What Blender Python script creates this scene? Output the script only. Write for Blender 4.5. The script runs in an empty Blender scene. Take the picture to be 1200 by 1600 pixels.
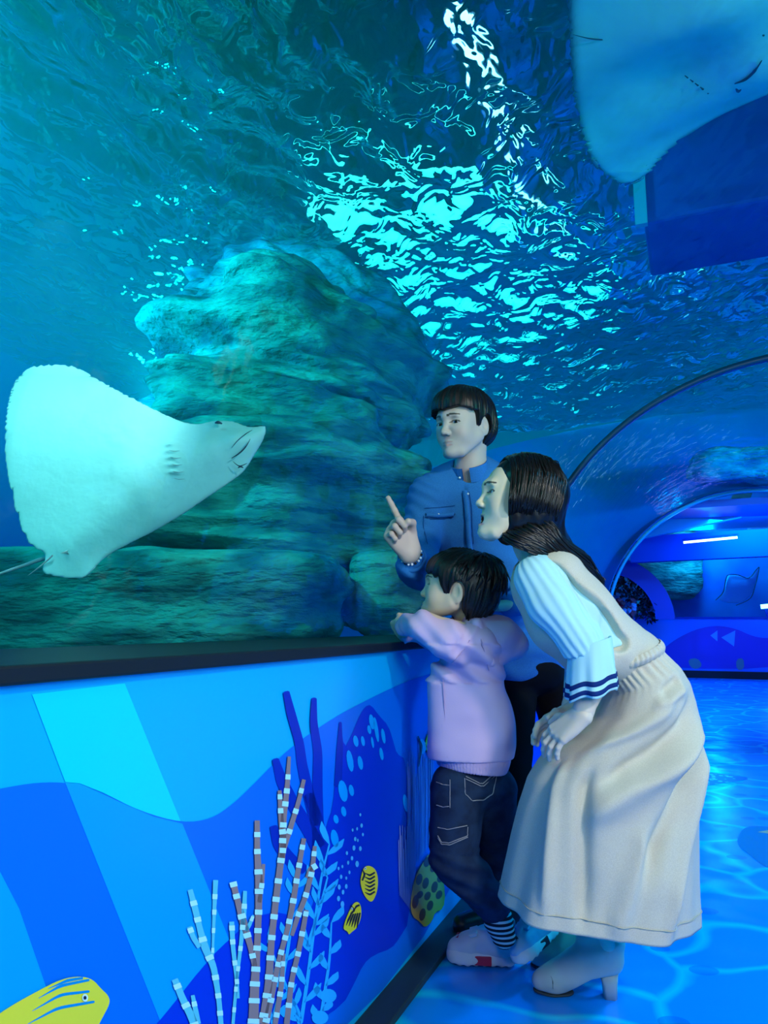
import bpy, bmesh, math, random
import numpy as np
from mathutils import Vector, Matrix
random.seed(7); RS = np.random.RandomState(7)
SC = bpy.context.scene; COL = SC.collection
# ------------------------------------------------------------------ camera
F = 1155.0; PIT = math.atan(175 / F); CH = 0.91; CP, SP = math.cos(PIT), math.sin(PIT)
AL = math.radians(22.63)                      # the tunnel runs 22.6 degrees right of the view
AX = np.array([math.sin(AL), math.cos(AL), 0.]); AR = np.array([math.cos(AL), -math.sin(AL), 0.])
cam = bpy.data.cameras.new('camera'); cam.sensor_fit = 'VERTICAL'; cam.sensor_height = 36; cam.lens = 36 * F / 1600
cam.clip_start = .02; cam.clip_end = 100
camo = bpy.data.objects.new('camera', cam); COL.objects.link(camo)
camo.location = (0, 0, CH); camo.rotation_euler = (math.pi / 2 + PIT, 0, 0); SC.camera = camo
SC.view_settings.view_transform = 'Standard'; SC.view_settings.look = 'None'
SC.view_settings.exposure = 0.1; SC.view_settings.gamma = 1; SC.view_settings.use_curve_mapping = False
cy = SC.cycles
cy.use_denoising = True; cy.max_bounces = 8; cy.transparent_max_bounces = 16; cy.volume_bounces = 0
cy.diffuse_bounces = 3; cy.glossy_bounces = 3; cy.transmission_bounces = 4
cy.caustics_reflective = False; cy.caustics_refractive = False; cy.sample_clamp_indirect = 3.0
# ------------------------------------------------------------------ world: dim blue of the dark hall
w = bpy.data.worlds.new('world'); SC.world = w; w.use_nodes = True
w.node_tree.nodes['Background'].inputs[0].default_value = (.0, .22, .50, 1)
w.node_tree.nodes['Background'].inputs[1].default_value = .5

def T(u, v, z):                               # tunnel frame -> world
    p = AX * u + AR * v; return np.array([p[0], p[1], z])
def ray(px, py):
    x = (px - 600) / F; y = (800 - py) / F
    return np.array([x, CP - y * SP, SP + y * CP])
def W(px, py, d):                             # the point seen at (px, py) whose distance in front is d
    r = ray(px, py); return np.array([0, 0, CH]) + r * d / r[1]
def WZ(px, py, z):
    r = ray(px, py); return np.array([0, 0, CH]) + r * (z - CH) / r[2]
def WV(px, py, v):                            # on the plane with lateral offset v
    r = ray(px, py); return np.array([0, 0, CH]) + r * v / (r @ AR)
def WU(px, py, u):
    r = ray(px, py); return np.array([0, 0, CH]) + r * u / (r @ AX)

def lamp(kind, name, loc, target, power, color, size=.5, sizey=None, spot=60, blend=.6):
    l = bpy.data.lights.new(name, kind); l.energy = power; l.color = color
    if kind == 'AREA':
        l.size = size
        if sizey: l.shape = 'RECTANGLE'; l.size_y = sizey
    else:
        l.shadow_soft_size = size
        if kind == 'SPOT': l.spot_size = math.radians(spot); l.spot_blend = blend
    o = bpy.data.objects.new(name, l); COL.objects.link(o); o.location = loc
    o.rotation_euler = (Vector(target) - Vector(loc)).to_track_quat('-Z', 'Y').to_euler()
    return o
CYAN = (.02, .85, .8); TEAL = (.0, .6, .55); BLUE = (.0, .12, 1.0); AZURE = (0., .45, 1.0)
# unseen spotlights added in the water for reef, surface, rays and far water
lamp('SPOT', 'reef_flood', T(.7, -3.3, 3.75), W(480, 640, 4.8), 620, CYAN, .12, spot=85)
lamp('SPOT', 'reef_flood', T(-.9, -1.9, 3.4), W(250, 930, 3.6), 120, CYAN, .15, spot=80)
lamp('SPOT', 'surface_flood', T(-1.5, -5.5, 1.6), W(330, 60, 6.0), 5500, CYAN, .2, spot=80)
lamp('SPOT', 'reef_flood', T(7.6, -6.2, 3.5), W(560, 420, 7.0), 1100, CYAN, .15, spot=120)
lamp('SPOT', 'deep_flood', T(-1.6, -6.4, 3.0), W(60, 480, 8.0), 9000, BLUE, .15, spot=100)
lamp('SPOT', 'ray_fill', W(90, 330, 1.75), W(90, 640, 2.25), 27, (1, .86, .82), .06, spot=85)  # unseen spot added close above the ray to whiten its upper wing
lamp('SPOT', 'ray_fill', T(1.2, 3.4, 1.5), W(1040, 120, 3.0), 300, (.0, .95, .75), .15, spot=75)  # unseen teal spot added to brighten the ray over the roof
lamp('SPOT', 'tank_flood', T(7.5, 5.8, 3.6), T(10.2, -3.5, 1.2), 3800, AZURE, .2, spot=62)
lamp('SPOT', 'tank_flood', T(7.5, 6.5, 2.0), T(10.5, 3.5, 2), 1500, AZURE, .2, spot=60)
# the walkway: soft white light from above and behind the camera, unseen blue fill spots added along it
lamp('AREA', 'walkway_lamp', T(.3, 1.5, 2.3), W(820, 1080, 1.95), 34, (1, .95, .84), .20)
lamp('SPOT', 'walkway_fill', T(4.4, 1.2, 2.45), T(4.0, .8, 0), 420, AZURE, .3, spot=100)
lamp('SPOT', 'walkway_fill', T(2.2, 1.6, 2.2), T(2.1, .4, 0), 130, (.02, .5, 1), .3, spot=90)
lamp('SPOT', 'walkway_fill', T(8.5, 1.0, 2.45), T(8.8, .8, 0), 420, (0, .25, 1), .3, spot=110)
lamp('AREA', 'front_fill', T(-.5, -.1, 1.7), W(760, 1350, 2), 5, (.9, 1, .95), .3)  # unseen soft front fill added near the camera for shoe and floor
lamp('SPOT', 'ray_fill', T(-.7, -1.55, 1.0), W(230, 760, 2.2), 20, (0, .9, 1), .1, spot=60)  # added cyan fill for the ray's belly, no fixture in view
lamp('AREA', 'panel_fill', T(.4, .9, 1.3), T(1.2, -.8, .3), 19, (.6, .9, 1), .6)  # unseen area light added to brighten the printed low wall
lamp('AREA', 'hall_washer', T(12.4, .8, 2.4), T(14, .6, .5), 160, (0, .2, 1), 1.0)
lamp('POINT', 'far_tank_lamp', T(14.9, .2, 2.3), T(15, 0, 0), 60, (0, .4, 1), .2)

# ------------------------------------------------------------------ helpers
MATS = {}
def mat(name, col=(.5, .5, .5), rough=.6, spec=.4, metal=0., emit=None, es=1., noise=None, bump=None, coat=0., attr=None, alpha=None):
    """noise=(scale, col2, detail, stretch) mixes a second colour; bump=(scale, strength, distance, stretch)."""
    if name in MATS: return MATS[name]
    m = bpy.data.materials.new(name); m.use_nodes = True; nt = m.node_tree; b = nt.nodes['Principled BSDF']
    I = b.inputs; c4 = (*col, 1) if len(col) == 3 else col
    I['Base Color'].default_value = c4; I['Roughness'].default_value = rough; I['Metallic'].default_value = metal
    I['Specular IOR Level'].default_value = spec
    if coat: I['Coat Weight'].default_value = coat; I['Coat Roughness'].default_value = .15
    if emit: I['Emission Color'].default_value = (*emit, 1); I['Emission Strength'].default_value = es
    def ntex(scale, detail, stretch):
        tc = nt.nodes.new('ShaderNodeTexCoord'); mp = nt.nodes.new('ShaderNodeMapping'); mp.inputs['Scale'].default_value = stretch
        nt.links.new(tc.outputs['Object'], mp.inputs[0]); n = nt.nodes.new('ShaderNodeTexNoise')
        n.inputs['Scale'].default_value = scale; n.inputs['Detail'].default_value = detail
        nt.links.new(mp.outputs[0], n.inputs['Vector']); return n
    src = None
    if attr:
        a = nt.nodes.new('ShaderNodeAttribute'); a.attribute_name = attr; src = a.outputs['Color']
        nt.links.new(src, I['Base Color'])
    if noise:
        sc, c2, det, st = noise; n = ntex(sc, det, st)
        r = nt.nodes.new('ShaderNodeMapRange'); r.inputs[1].default_value = .38; r.inputs[2].default_value = .62
        nt.links.new(n.outputs[0], r.inputs[0])
        mx = nt.nodes.new('ShaderNodeMix'); mx.data_type = 'RGBA'; nt.links.new(r.outputs[0], mx.inputs[0])
        mx.inputs[6].default_value = c4; mx.inputs[7].default_value = (*c2, 1)
        if src: nt.links.new(src, mx.inputs[6])
        nt.links.new(mx.outputs[2], I['Base Color'])
    if bump:
        sc, stg, dist, st = bump; n = ntex(sc, 4, st); bp = nt.nodes.new('ShaderNodeBump')
        bp.inputs['Strength'].default_value = stg; bp.inputs['Distance'].default_value = dist
        nt.links.new(n.outputs[0], bp.inputs['Height']); nt.links.new(bp.outputs[0], I['Normal'])
    MATS[name] = m; return m

def mesh_obj(name, verts, faces, m=None, parent=None, smooth=True, uvs=None, cols=None):
    me = bpy.data.meshes.new(name)
    if isinstance(faces, np.ndarray):
        verts = np.asarray(verts, np.float32); n = faces.shape[1]
        me.vertices.add(len(verts)); me.vertices.foreach_set('co', verts.ravel())
        me.loops.add(faces.size); me.loops.foreach_set('vertex_index', faces.astype(np.int32).ravel())
        me.polygons.add(len(faces)); me.polygons.foreach_set('loop_start', np.arange(0, faces.size, n, dtype=np.int32))
        me.update(calc_edges=True); me.validate()
    else:
        me.from_pydata([tuple(map(float, v)) for v in verts], [], [tuple(map(int, f)) for f in faces]); me.update()
    if smooth and len(me.polygons): me.polygons.foreach_set('use_smooth', [True] * len(me.polygons))
    if cols is not None:
        ca = me.color_attributes.new('col', 'FLOAT_COLOR', 'POINT')
        c = np.ones((len(verts), 4), np.float32); c[:, :3] = cols; ca.data.foreach_set('color', c.ravel())
    o = bpy.data.objects.new(name, me); COL.objects.link(o)
    if m: me.materials.append(m)
    if parent is not None: o.parent = parent; o.matrix_parent_inverse = parent.matrix_basis.inverted()
    return o
def empty(name, loc=(0, 0, 0)):
    o = bpy.data.objects.new(name, None); COL.objects.link(o); o.location = loc; o.empty_display_size = .1; return o
def tag(o, label=None, cat=None, group=None, kind=None):
    if label: o['label'] = label
    if cat: o['category'] = cat
    if group: o['group'] = group
    if kind: o['kind'] = kind
    return o
def struct(o, label=None): o['kind'] = 'structure'; 
def box_tuv(name, u0, u1, v0, v1, z0, z1, m, parent=None, bevel=0):
    P = [T(u, v, z) for u in (u0, u1) for v in (v0, v1) for z in (z0, z1)]
    Fc = [(0, 1, 3, 2), (4, 6, 7, 5), (0, 4, 5, 1), (2, 3, 7, 6), (0, 2, 6, 4), (1, 5, 7, 3)]
    o = mesh_obj(name, P, Fc, m, parent, smooth=False)
    if bevel:
        b = o.modifiers.new('bevel', 'BEVEL'); b.width = bevel; b.segments = 2
    return o
def strip(rings, closed=True, caps=False):     # rings: list of equal length point lists
    n = len(rings[0]); V = np.concatenate(rings); Fc = []
    for i in range(len(rings) - 1):
        for j in range(n if closed else n - 1):
            a = i * n + j; b = i * n + (j + 1) % n; Fc.append((a, b, b + n, a + n))
    if caps: Fc.append(tuple(range(n))[::-1]); Fc.append(tuple(range((len(rings) - 1) * n, len(rings) * n)))
    return V, Fc
# ---- noise
_P = np.random.RandomState(3).rand(64, 64, 64).astype(np.float32)
def vnoise(p):
    i = np.floor(p).astype(np.int32); f = (p - i).astype(np.float32); f = f * f * (3 - 2 * f); r = 0
    for a in (0, 1):
        for b in (0, 1):
            for c in (0, 1):
                wgt = (f[..., 0] if a else 1 - f[..., 0]) * (f[..., 1] if b else 1 - f[..., 1]) * (f[..., 2] if c else 1 - f[..., 2])
                r = r + wgt * _P[(i[..., 0] + a) & 63, (i[..., 1] + b) & 63, (i[..., 2] + c) & 63]
    return r * 2 - 1
def fbm(p, n=4):
    r = 0; a = 1.
    for k in range(n): r = r + a * vnoise(p * 2 ** k + 17.3 * k); a *= .5
    return r

# ------------------------------------------------------------------ acrylic tunnel and water
VC, HW, ZS, RISE, U0, U1, U2 = .8, 2.0, .86, 1.90, -2.5, 5.5, 11.25
ZTOP, VMIN, VMAX = 3.9, -7.0, 8.5
def arch(grow=0., n=72, zs=ZS):
    return [(VC - (HW + grow) * math.cos(math.pi * k / n), zs + (RISE + grow) * math.sin(math.pi * k / n)) for k in range(n + 1)]
def node_mat(name):
    m = bpy.data.materials.new(name); m.use_nodes = True; nt = m.node_tree; nt.nodes.clear()
    out = nt.nodes.new('ShaderNodeOutputMaterial'); return m, nt, out
def acrylic_mat():
    m, nt, out = node_mat('acrylic'); N = nt.nodes.new; L = nt.links.new
    tr = N('ShaderNodeBsdfTransparent'); tr.inputs[0].default_value = (.96, .985, 1, 1)
    gl = N('ShaderNodeBsdfGlossy'); gl.inputs['Roughness'].default_value = .06
    lw = N('ShaderNodeFresnel'); lw.inputs[0].default_value = 1.22
    mr = N('ShaderNodeMath'); mr.operation = 'MINIMUM'; mr.inputs[1].default_value = .09; L(lw.outputs[0], mr.inputs[0])
    tc = N('ShaderNodeTexCoord'); n = N('ShaderNodeTexNoise'); n.inputs['Scale'].default_value = 5; L(tc.outputs['Object'], n.inputs[0])
    bp = N('ShaderNodeBump'); bp.inputs['Strength'].default_value = .25; bp.inputs['Distance'].default_value = .05
    L(n.outputs[0], bp.inputs['Height']); L(bp.outputs[0], gl.inputs['Normal'])
    mx = N('ShaderNodeMixShader'); L(mr.outputs[0], mx.inputs[0]); L(tr.outputs[0], mx.inputs[1]); L(gl.outputs[0], mx.inputs[2])
    L(mx.outputs[0], out.inputs[0]); return m
ACR = acrylic_mat()
ceil = empty('ceiling', T(0, VC, 0)); tag(ceil, 'clear acrylic arch of the underwater tunnel', kind='structure')
for (a, b) in ((U0, U1), (U1, U2)):
    rings = [[T(u, v, z) for v, z in arch(-.01)] for u in (a, b)]
    V, Fc = strip([np.array(r) for r in rings], closed=False); mesh_obj('acrylic_panel', V, Fc, ACR, ceil)
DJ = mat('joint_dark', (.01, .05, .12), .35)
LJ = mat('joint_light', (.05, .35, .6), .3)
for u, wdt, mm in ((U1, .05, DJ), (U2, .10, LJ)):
    rg = []
    for uu, g in ((u - wdt / 2, -.012), (u + wdt / 2, -.012), (u + wdt / 2, -.05), (u - wdt / 2, -.05)):
        rg.append([T(uu, v, z) for v, z in arch(g)])
    V, Fc = strip([np.array([r[k] for r in rg]) for k in range(73)]); mesh_obj('joint_ring', V, Fc, mm, ceil)

def water_mats():
    m, nt, out = node_mat('water_body'); N = nt.nodes.new; L = nt.links.new
    tr = N('ShaderNodeBsdfTransparent'); L(tr.outputs[0], out.inputs[0])
    ab = N('ShaderNodeVolumeAbsorption'); ab.inputs['Color'].default_value = (.0, .95, .975, 1); ab.inputs['Density'].default_value = .55
    sc = N('ShaderNodeVolumeScatter'); sc.inputs['Color'].default_value = (.05, .9, 1, 1); sc.inputs['Density'].default_value = .07
    sc.inputs['Anisotropy'].default_value = .2
    ad = N('ShaderNodeAddShader'); L(ab.outputs[0], ad.inputs[0]); L(sc.outputs[0], ad.inputs[1]); L(ad.outputs[0], out.inputs[1])
    m2, nt2, out2 = node_mat('water_surface'); N = nt2.nodes.new; L2 = nt2.links.new
    rf = N('ShaderNodeBsdfRefraction'); rf.inputs['IOR'].default_value = 1.14; rf.inputs['Roughness'].default_value = .0
    gl = N('ShaderNodeBsdfGlossy'); gl.inputs['Roughness'].default_value = .03; gl.inputs[0].default_value = (.8, 1, 1, 1)
    lw = N('ShaderNodeLayerWeight'); lw.inputs[0].default_value = .35
    mx = N('ShaderNodeMixShader'); L2(lw.outputs[1], mx.inputs[0]); L2(rf.outputs[0], mx.inputs[1]); L2(gl.outputs[0], mx.inputs[2])
    L2(mx.outputs[0], out2.inputs[0])
    tc = N('ShaderNodeTexCoord'); mp = N('ShaderNodeMapping'); mp.inputs['Rotation'].default_value = (0, 0, .39); mp.inputs['Scale'].default_value = (1.6, 1, 1); L2(tc.outputs['Object'], mp.inputs[0])
    n1 = N('ShaderNodeTexNoise'); n1.inputs['Scale'].default_value = 3.4; n1.inputs['Detail'].default_value = 2; n1.inputs['Distortion'].default_value = .6; L2(mp.outputs[0], n1.inputs['Vector'])
    bp = N('ShaderNodeBump'); bp.inputs['Strength'].default_value = .5; bp.inputs['Distance'].default_value = .16; L2(n1.outputs[0], bp.inputs['Height'])
    L2(bp.outputs[0], rf.inputs['Normal']); L2(bp.outputs[0], gl.inputs['Normal'])
    ab2 = N('ShaderNodeVolumeAbsorption'); ab2.inputs['Color'].default_value = (.0, .95, .975, 1); ab2.inputs['Density'].default_value = .55
    sc2 = N('ShaderNodeVolumeScatter'); sc2.inputs['Color'].default_value = (.05, .9, 1, 1); sc2.inputs['Density'].default_value = .07
    sc2.inputs['Anisotropy'].default_value = .2
    ad2 = N('ShaderNodeAddShader'); L2(ab2.outputs[0], ad2.inputs[0]); L2(sc2.outputs[0], ad2.inputs[1]); L2(ad2.outputs[0], out2.inputs[1])
    return m, m2
WB, WS = water_mats()
def wave(u, v):
    p = np.stack([u * 1.0, v * 1.0, np.zeros_like(u)], -1)
    w1 = vnoise(p * np.array([1.1, 1.6, 1]) + 5); w2 = vnoise(p * np.array([3.0, 5.0, 1]) + 9); w3 = vnoise(p * np.array([6.5, 11, 1.]) + 2)
    return .05 * w1 + .034 * w2 + .016 * w3
def build_water():
    nu, nv = 420, 420
    us = np.linspace(U0, U2 + .05, nu); vs = np.linspace(VMIN + .05, VMAX - .05, nv)
    UU, VV = np.meshgrid(us, vs, indexing='ij'); ZZ = ZTOP + wave(UU, VV)
    V = np.stack([AX[0] * UU + AR[0] * VV, AX[1] * UU + AR[1] * VV, ZZ], -1).reshape(-1, 3)
    idx = np.arange(nu * nv).reshape(nu, nv)
    top = np.stack([idx[:-1, :-1], idx[:-1, 1:], idx[1:, 1:], idx[1:, :-1]], -1).reshape(-1, 4)
    verts = V.tolist(); faces = top.tolist(); nt_ = len(faces)
    prof = [(vs[0], -.25), (VC - HW, -.25)] + arch(0.0) + [(VC + HW, -.25), (vs[-1], -.25)]
    b0 = len(verts); verts += [list(T(us[0], v, z)) for v, z in prof]
    b1 = len(verts); verts += [list(T(us[-1], v, z)) for v, z in prof]; n = len(prof)
    for k in range(n - 1): faces.append([b0 + k, b0 + k + 1, b1 + k + 1, b1 + k])
    faces.append([b0 + k for k in range(n)][::-1] + [int(i) for i in idx[0, :]])        # end caps follow the wave edge
    faces.append([b1 + k for k in range(n)] + [int(i) for i in idx[-1, ::-1]])
    faces.append([b0] + [b1] + [int(i) for i in idx[::-1, 0]])
    faces.append([b0 + n - 1] + [int(i) for i in idx[:, -1]] + [b1 + n - 1])
    o = mesh_obj('water', verts, faces, WB); o.data.materials.append(WS)
    mi = np.zeros(len(o.data.polygons), np.int32); mi[:nt_] = 1; o.data.polygons.foreach_set('material_index', mi)
    bm = bmesh.new(); bm.from_mesh(o.data); bmesh.ops.recalc_face_normals(bm, faces=bm.faces); bm.to_mesh(o.data); bm.free()
    tag(o, 'blue green tank water around the acrylic tunnel with a rippled surface', 'water', kind='stuff'); return o
build_water()
# hall above the tank: dark deck and the long lamps whose light breaks up in the ripples
# ------------------------------------------------------------------ setting
TW = mat('tank_wall', (.01, .12, .46), .9, 0, noise=(.6, (.01, .09, .40), 3, (1, 1, 1)))
TWL = mat('tank_wall_deep', (.01, .14, .55), .9, 0, noise=(.5, (.01, .1, .4), 3, (1, 1, 1)))
box_tuv('wall_left', U0 - .2, 15, VMIN - .2, VMIN, -.3, 4.6, TW)['kind'] = 'structure'
box_tuv('wall_right', U0 - .2, 15, VMAX, VMAX + .2, -.3, 4.6, TWL)['kind'] = 'structure'
box_tuv('wall_near', U0 - .4, U0 - .2, VMIN, VMAX, -.3, 4.6, TWL)['kind'] = 'structure'
SAND = mat('tank_sand', (.05, .35, .36), .95, 0, noise=(2, (.03, .25, .3), 4, (1, 1, 1)))
for v0, v1 in ((VMIN, VC - HW), (VC + HW, VMAX)):
    box_tuv('trim_1', U0 - .2, U2 + .1, v0, v1, -.6, .1, SAND)['kind'] = 'structure'
ew = [[], []]
for k in range(73):
    a = math.pi * k / 72; p1 = (VC - (HW + .03) * math.cos(a), ZS + (RISE + .03) * math.sin(a)); p2 = (VC - 8.5 * math.cos(a), ZS + 3.12 * math.sin(a)); ew[0].append((p1, p2))
rg = [np.array([T(uu, *p) for uu, p in ((U2 + .08, p1), (U2 + .08, p2), (U2 + .16, p2), (U2 + .16, p1))]) for p1, p2 in ew[0]]
V, Fc = strip(rg, caps=True); mesh_obj('wall_end', V, Fc, mat('tank_end', (.01, .20, .55), .8, .1, noise=(1.2, (.01, .13, .48), 4, (1, 1, 1))), None, smooth=False)['kind'] = 'structure'
for v0, v1 in ((VMIN, VC - HW - .03), (VC + HW + .03, VMAX)): box_tuv('wall_end', U2 + .08, U2 + .16, v0, v1, 0, ZS, TWL)['kind'] = 'structure'
# floor of the walkway: printed sea floor with caustic lines
def floor_mat():
    m = bpy.data.materials.new('printed_floor'); m.use_nodes = True; nt = m.node_tree; N = nt.nodes.new; L = nt.links.new
    b = nt.nodes['Principled BSDF']; b.inputs['Roughness'].default_value = .22; b.inputs['Specular IOR Level'].default_value = .5
    tc = N('ShaderNodeTexCoord'); nz = N('ShaderNodeTexNoise'); nz.inputs['Scale'].default_value = 3.2; nz.inputs['Detail'].default_value = 1
    L(tc.outputs['Object'], nz.inputs['Vector'])
    ad = N('ShaderNodeMix'); ad.data_type = 'VECTOR'; ad.inputs[0].default_value = .22; L(tc.outputs['Object'], ad.inputs[4]); L(nz.outputs['Color'], ad.inputs[5])
    vo = N('ShaderNodeTexVoronoi'); vo.feature = 'DISTANCE_TO_EDGE'; vo.inputs['Scale'].default_value = 3.0; L(ad.outputs[1], vo.inputs['Vector'])
    cr = N('ShaderNodeValToRGB'); L(vo.outputs['Distance'], cr.inputs[0]); e = cr.color_ramp.elements
    e[0].position = .0; e[0].color = (.0, .55, .95, 1); e[1].position = .06; e[1].color = (.0, .26, .88, 1)
    e2 = cr.color_ramp.elements.new(.03); e2.color = (.0, .42, .9, 1)
    sp = N('ShaderNodeTexVoronoi'); sp.inputs['Scale'].default_value = 5.1; mp = N('ShaderNodeMapping'); mp.inputs['Scale'].default_value = (1, 1.3, 1)
    L(tc.outputs['Object'], mp.inputs[0]); L(mp.outputs[0], sp.inputs['Vector'])
    lt = N('ShaderNodeMath'); lt.operation = 'LESS_THAN'; lt.inputs[1].default_value = .2; L(sp.outputs['Distance'], lt.inputs[0])
    mu = N('ShaderNodeMath'); mu.operation = 'MULTIPLY'; mu.inputs[1].default_value = .55; L(lt.outputs[0], mu.inputs[0])
    mx = N('ShaderNodeMix'); mx.data_type = 'RGBA'; L(mu.outputs[0], mx.inputs[0]); L(cr.outputs[0], mx.inputs[6]); mx.inputs[7].default_value = (.0, .12, .6, 1)
    L(mx.outputs[2], b.inputs['Base Color'])
    n2 = N('ShaderNodeTexNoise'); n2.inputs['Scale'].default_value = 2.5; L(tc.outputs['Object'], n2.inputs['Vector'])
    bp = N('ShaderNodeBump'); bp.inputs['Strength'].default_value = .15; bp.inputs['Distance'].default_value = .1; L(n2.outputs[0], bp.inputs['Height']); L(bp.outputs[0], b.inputs['Normal'])
    return m
FLO = box_tuv('floor', U0, 15, -.765, 3.2, -.1, 0, floor_mat()); FLO['kind'] = 'structure'
PV = -.765
PAN = mat('panel_blue', (.0, .42, .95), .38, .35)
WP = box_tuv('wall_panel', U0, U2, PV - .05, PV, 0, .838, PAN); WP['kind'] = 'structure'; tag(WP, 'low blue panelled wall printed with a coral reef mural')
BLK = mat('ledge_black', (.006, .012, .018), .5, .25)
LG = box_tuv('trim_2', U0, U2, VC - HW - .05, PV + .02, .838, .862, BLK, bevel=.004); LG['kind'] = 'structure'
BB = box_tuv('baseboard_left', U0, U2, PV, PV + .075, 0, .018, mat('baseboard', (.01, .03, .04), .5), bevel=.004); BB['kind'] = 'structure'
box_tuv('wall_panel', U0, U2, VC + HW - .42, VC + HW - .02, 0, .855, PAN)['kind'] = 'structure'
box_tuv('wall_back', U0 - .15, U0 - .03, VC - HW, VC + HW, -.1, 3, mat('back_blue', (.02, .1, .35), .8))['kind'] = 'structure'
# deck above the tank with strip lamps
box_tuv('ceiling_deck', U0 - .4, 15, VMIN, VMAX, 5.6, 5.7, mat('deck', (.02, .2, .32), .9))['kind'] = 'structure'
def strip_lamp(u0, u1, v0, v1, z, col, s, label):
    r = empty('strip_lamp', T((u0 + u1) / 2, (v0 + v1) / 2, z)); tag(r, label, 'lamp', 'strip lamps over the tank')
    box_tuv('housing', u0, u1, v0, v1, z, z + .06, mat('lamp_housing', (.2, .25, .3), .5), r)
    box_tuv('diffuser', u0 + .03, u1 - .03, v0 + .03, v1 - .03, z - .02, z - .001, mat('lamp_' + str(s) + str(col), (1, 1, 1), emit=col, es=s), r)
ZL = 4.5
for u, v1, ln, lab in ((5.8, -1.5, 1.4, 'nearest wide cyan lamp above the water'), (7.3, -1.5, 1.4, 'second wide cyan lamp from the camera above the water'), (8.8, -1.0, 1.5, 'third wide cyan lamp from the camera above the water'), (10.4, -.85, 2.0, 'farthest wide cyan lamp above the water')):
    strip_lamp(u, u + ln, -3.8, v1, ZL, (.36, 1, .93), 4.5 if u < 8 else 7.0, lab)
for u, lab in ((4.0, 'nearest white tube lamp above the water'), (5.6, 'middle white tube lamp above the water'), (7.2, 'farthest white tube lamp above the water')):
    strip_lamp(u, u + 1.2, -1.22, -1.10, ZL, (.85, .8, 1), 9.0, lab)
strip_lamp(8.0, 11.6, .0, .09, ZL, (.7, 1, 1), 6.0, 'long thin lamp above the water over the walkway')

# ------------------------------------------------------------------ reef rocks
ROCK = mat('reef_rock', (.10, .38, .32), .95, .1, noise=(3, (.02, .12, .13), 6, (1, 1, 2.5)), bump=(9, .9, .06, (1, 1, 3)))
def rock(cx, cy, d, wpx, hpx, dep, label, seed=0, tilt=0., n=(130, 90), e=.6, amp=.16, name='rock_outcrop', strat=1.0):
    c = W(cx, cy, d); sx = wpx / F * d / 2; sz = hpx / F * d / 2
    a = np.linspace(0, 2 * np.pi, n[0], endpoint=False); b = np.linspace(-np.pi / 2, np.pi / 2, n[1])
    A, B = np.meshgrid(a, b, indexing='ij'); sg = lambda x, p: np.sign(x) * np.abs(x) ** p
    P = np.stack([sg(np.cos(B), e) * sg(np.cos(A), e) * sx, sg(np.cos(B), e) * sg(np.sin(A), e) * dep, sg(np.sin(B), e) * sz], -1)
    Q = P + seed * 3.7
    lay = fbm(Q * np.array([.9, .9, 6.0]), 3) * strat; big = fbm(Q * 1.6 + 40, 3); fine = fbm(Q * np.array([6, 6, 14.]), 3)
    dirn = P / (np.linalg.norm(P, axis=-1, keepdims=True) + 1e-6); dirn[..., 2] *= .5
    P = P + dirn * (amp * (.9 * big + .6 * lay) + .025 * fine)[..., None]
    P[:, 0] = P[:, :1].mean(0)[0]; P[:, -1] = P[:, -1:].mean(0)[0]
    ct, st = math.cos(tilt), math.sin(tilt)
    x = P[..., 0] * ct + P[..., 2] * st; z = -P[..., 0] * st + P[..., 2] * ct
    P = np.stack([x, P[..., 1], z], -1)
    idx = np.arange(n[0] * n[1]).reshape(n); nx = np.roll(idx, -1, 0)
    Fc = np.stack([idx[:, :-1], nx[:, :-1], nx[:, 1:], idx[:, 1:]], -1).reshape(-1, 4)
    o = mesh_obj(name, P.reshape(-1, 3), Fc, ROCK); o.location = c; tag(o, label, 'rock'); return o
REEF = empty('reef', T(4.6, -2.8, 0)); tag(REEF, 'stack of layered reef rock rising from the tank bottom behind the glass', 'rock')
def layer(*a, **k):
    o = rock(*a, 'x', name='rock_layer', **k); o.parent = REEF; o.matrix_parent_inverse = REEF.matrix_basis.inverted(); del o['label']; del o['category']; return o
layer(455, 572, 4.7, 370, 215, .8, seed=1, tilt=.22, amp=.27, strat=1.5, n=(240, 170), e=.5)
layer(600, 645, 4.6, 120, 130, .4, seed=2, amp=.12, e=.7)
layer(450, 690, 4.6, 390, 120, .8, seed=3, tilt=.17, amp=.2, strat=1.5, n=(200, 100), e=.5)
layer(440, 800, 4.5, 430, 170, .8, seed=4, tilt=.05, amp=.26, strat=1.5, n=(220, 130), e=.5)
layer(520, 900, 4.4, 300, 150, .6, seed=14, tilt=.1, amp=.14, n=(180, 110), e=.5)
layer(420, 740, 5.4, 330, 360, .6, seed=8, amp=.24, e=.5)
layer(490, 520, 6.2, 330, 200, .7, seed=7, tilt=.55, amp=.24, n=(200, 120))
rock(230, 948, 3.7, 600, 165, .55, 'long low rock ledge on the tank bottom below the ray', 5, tilt=.02, amp=.12, n=(240, 120), e=.45)
rock(600, 935, 3.75, 115, 140, .25, 'small boulder left of the boy behind the glass', 6, e=.9, amp=.08)
rock(1158, 728, 9.7, 170, 56, .3, 'dark rock beyond the tunnel joint on the right', 10, amp=.12)
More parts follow.
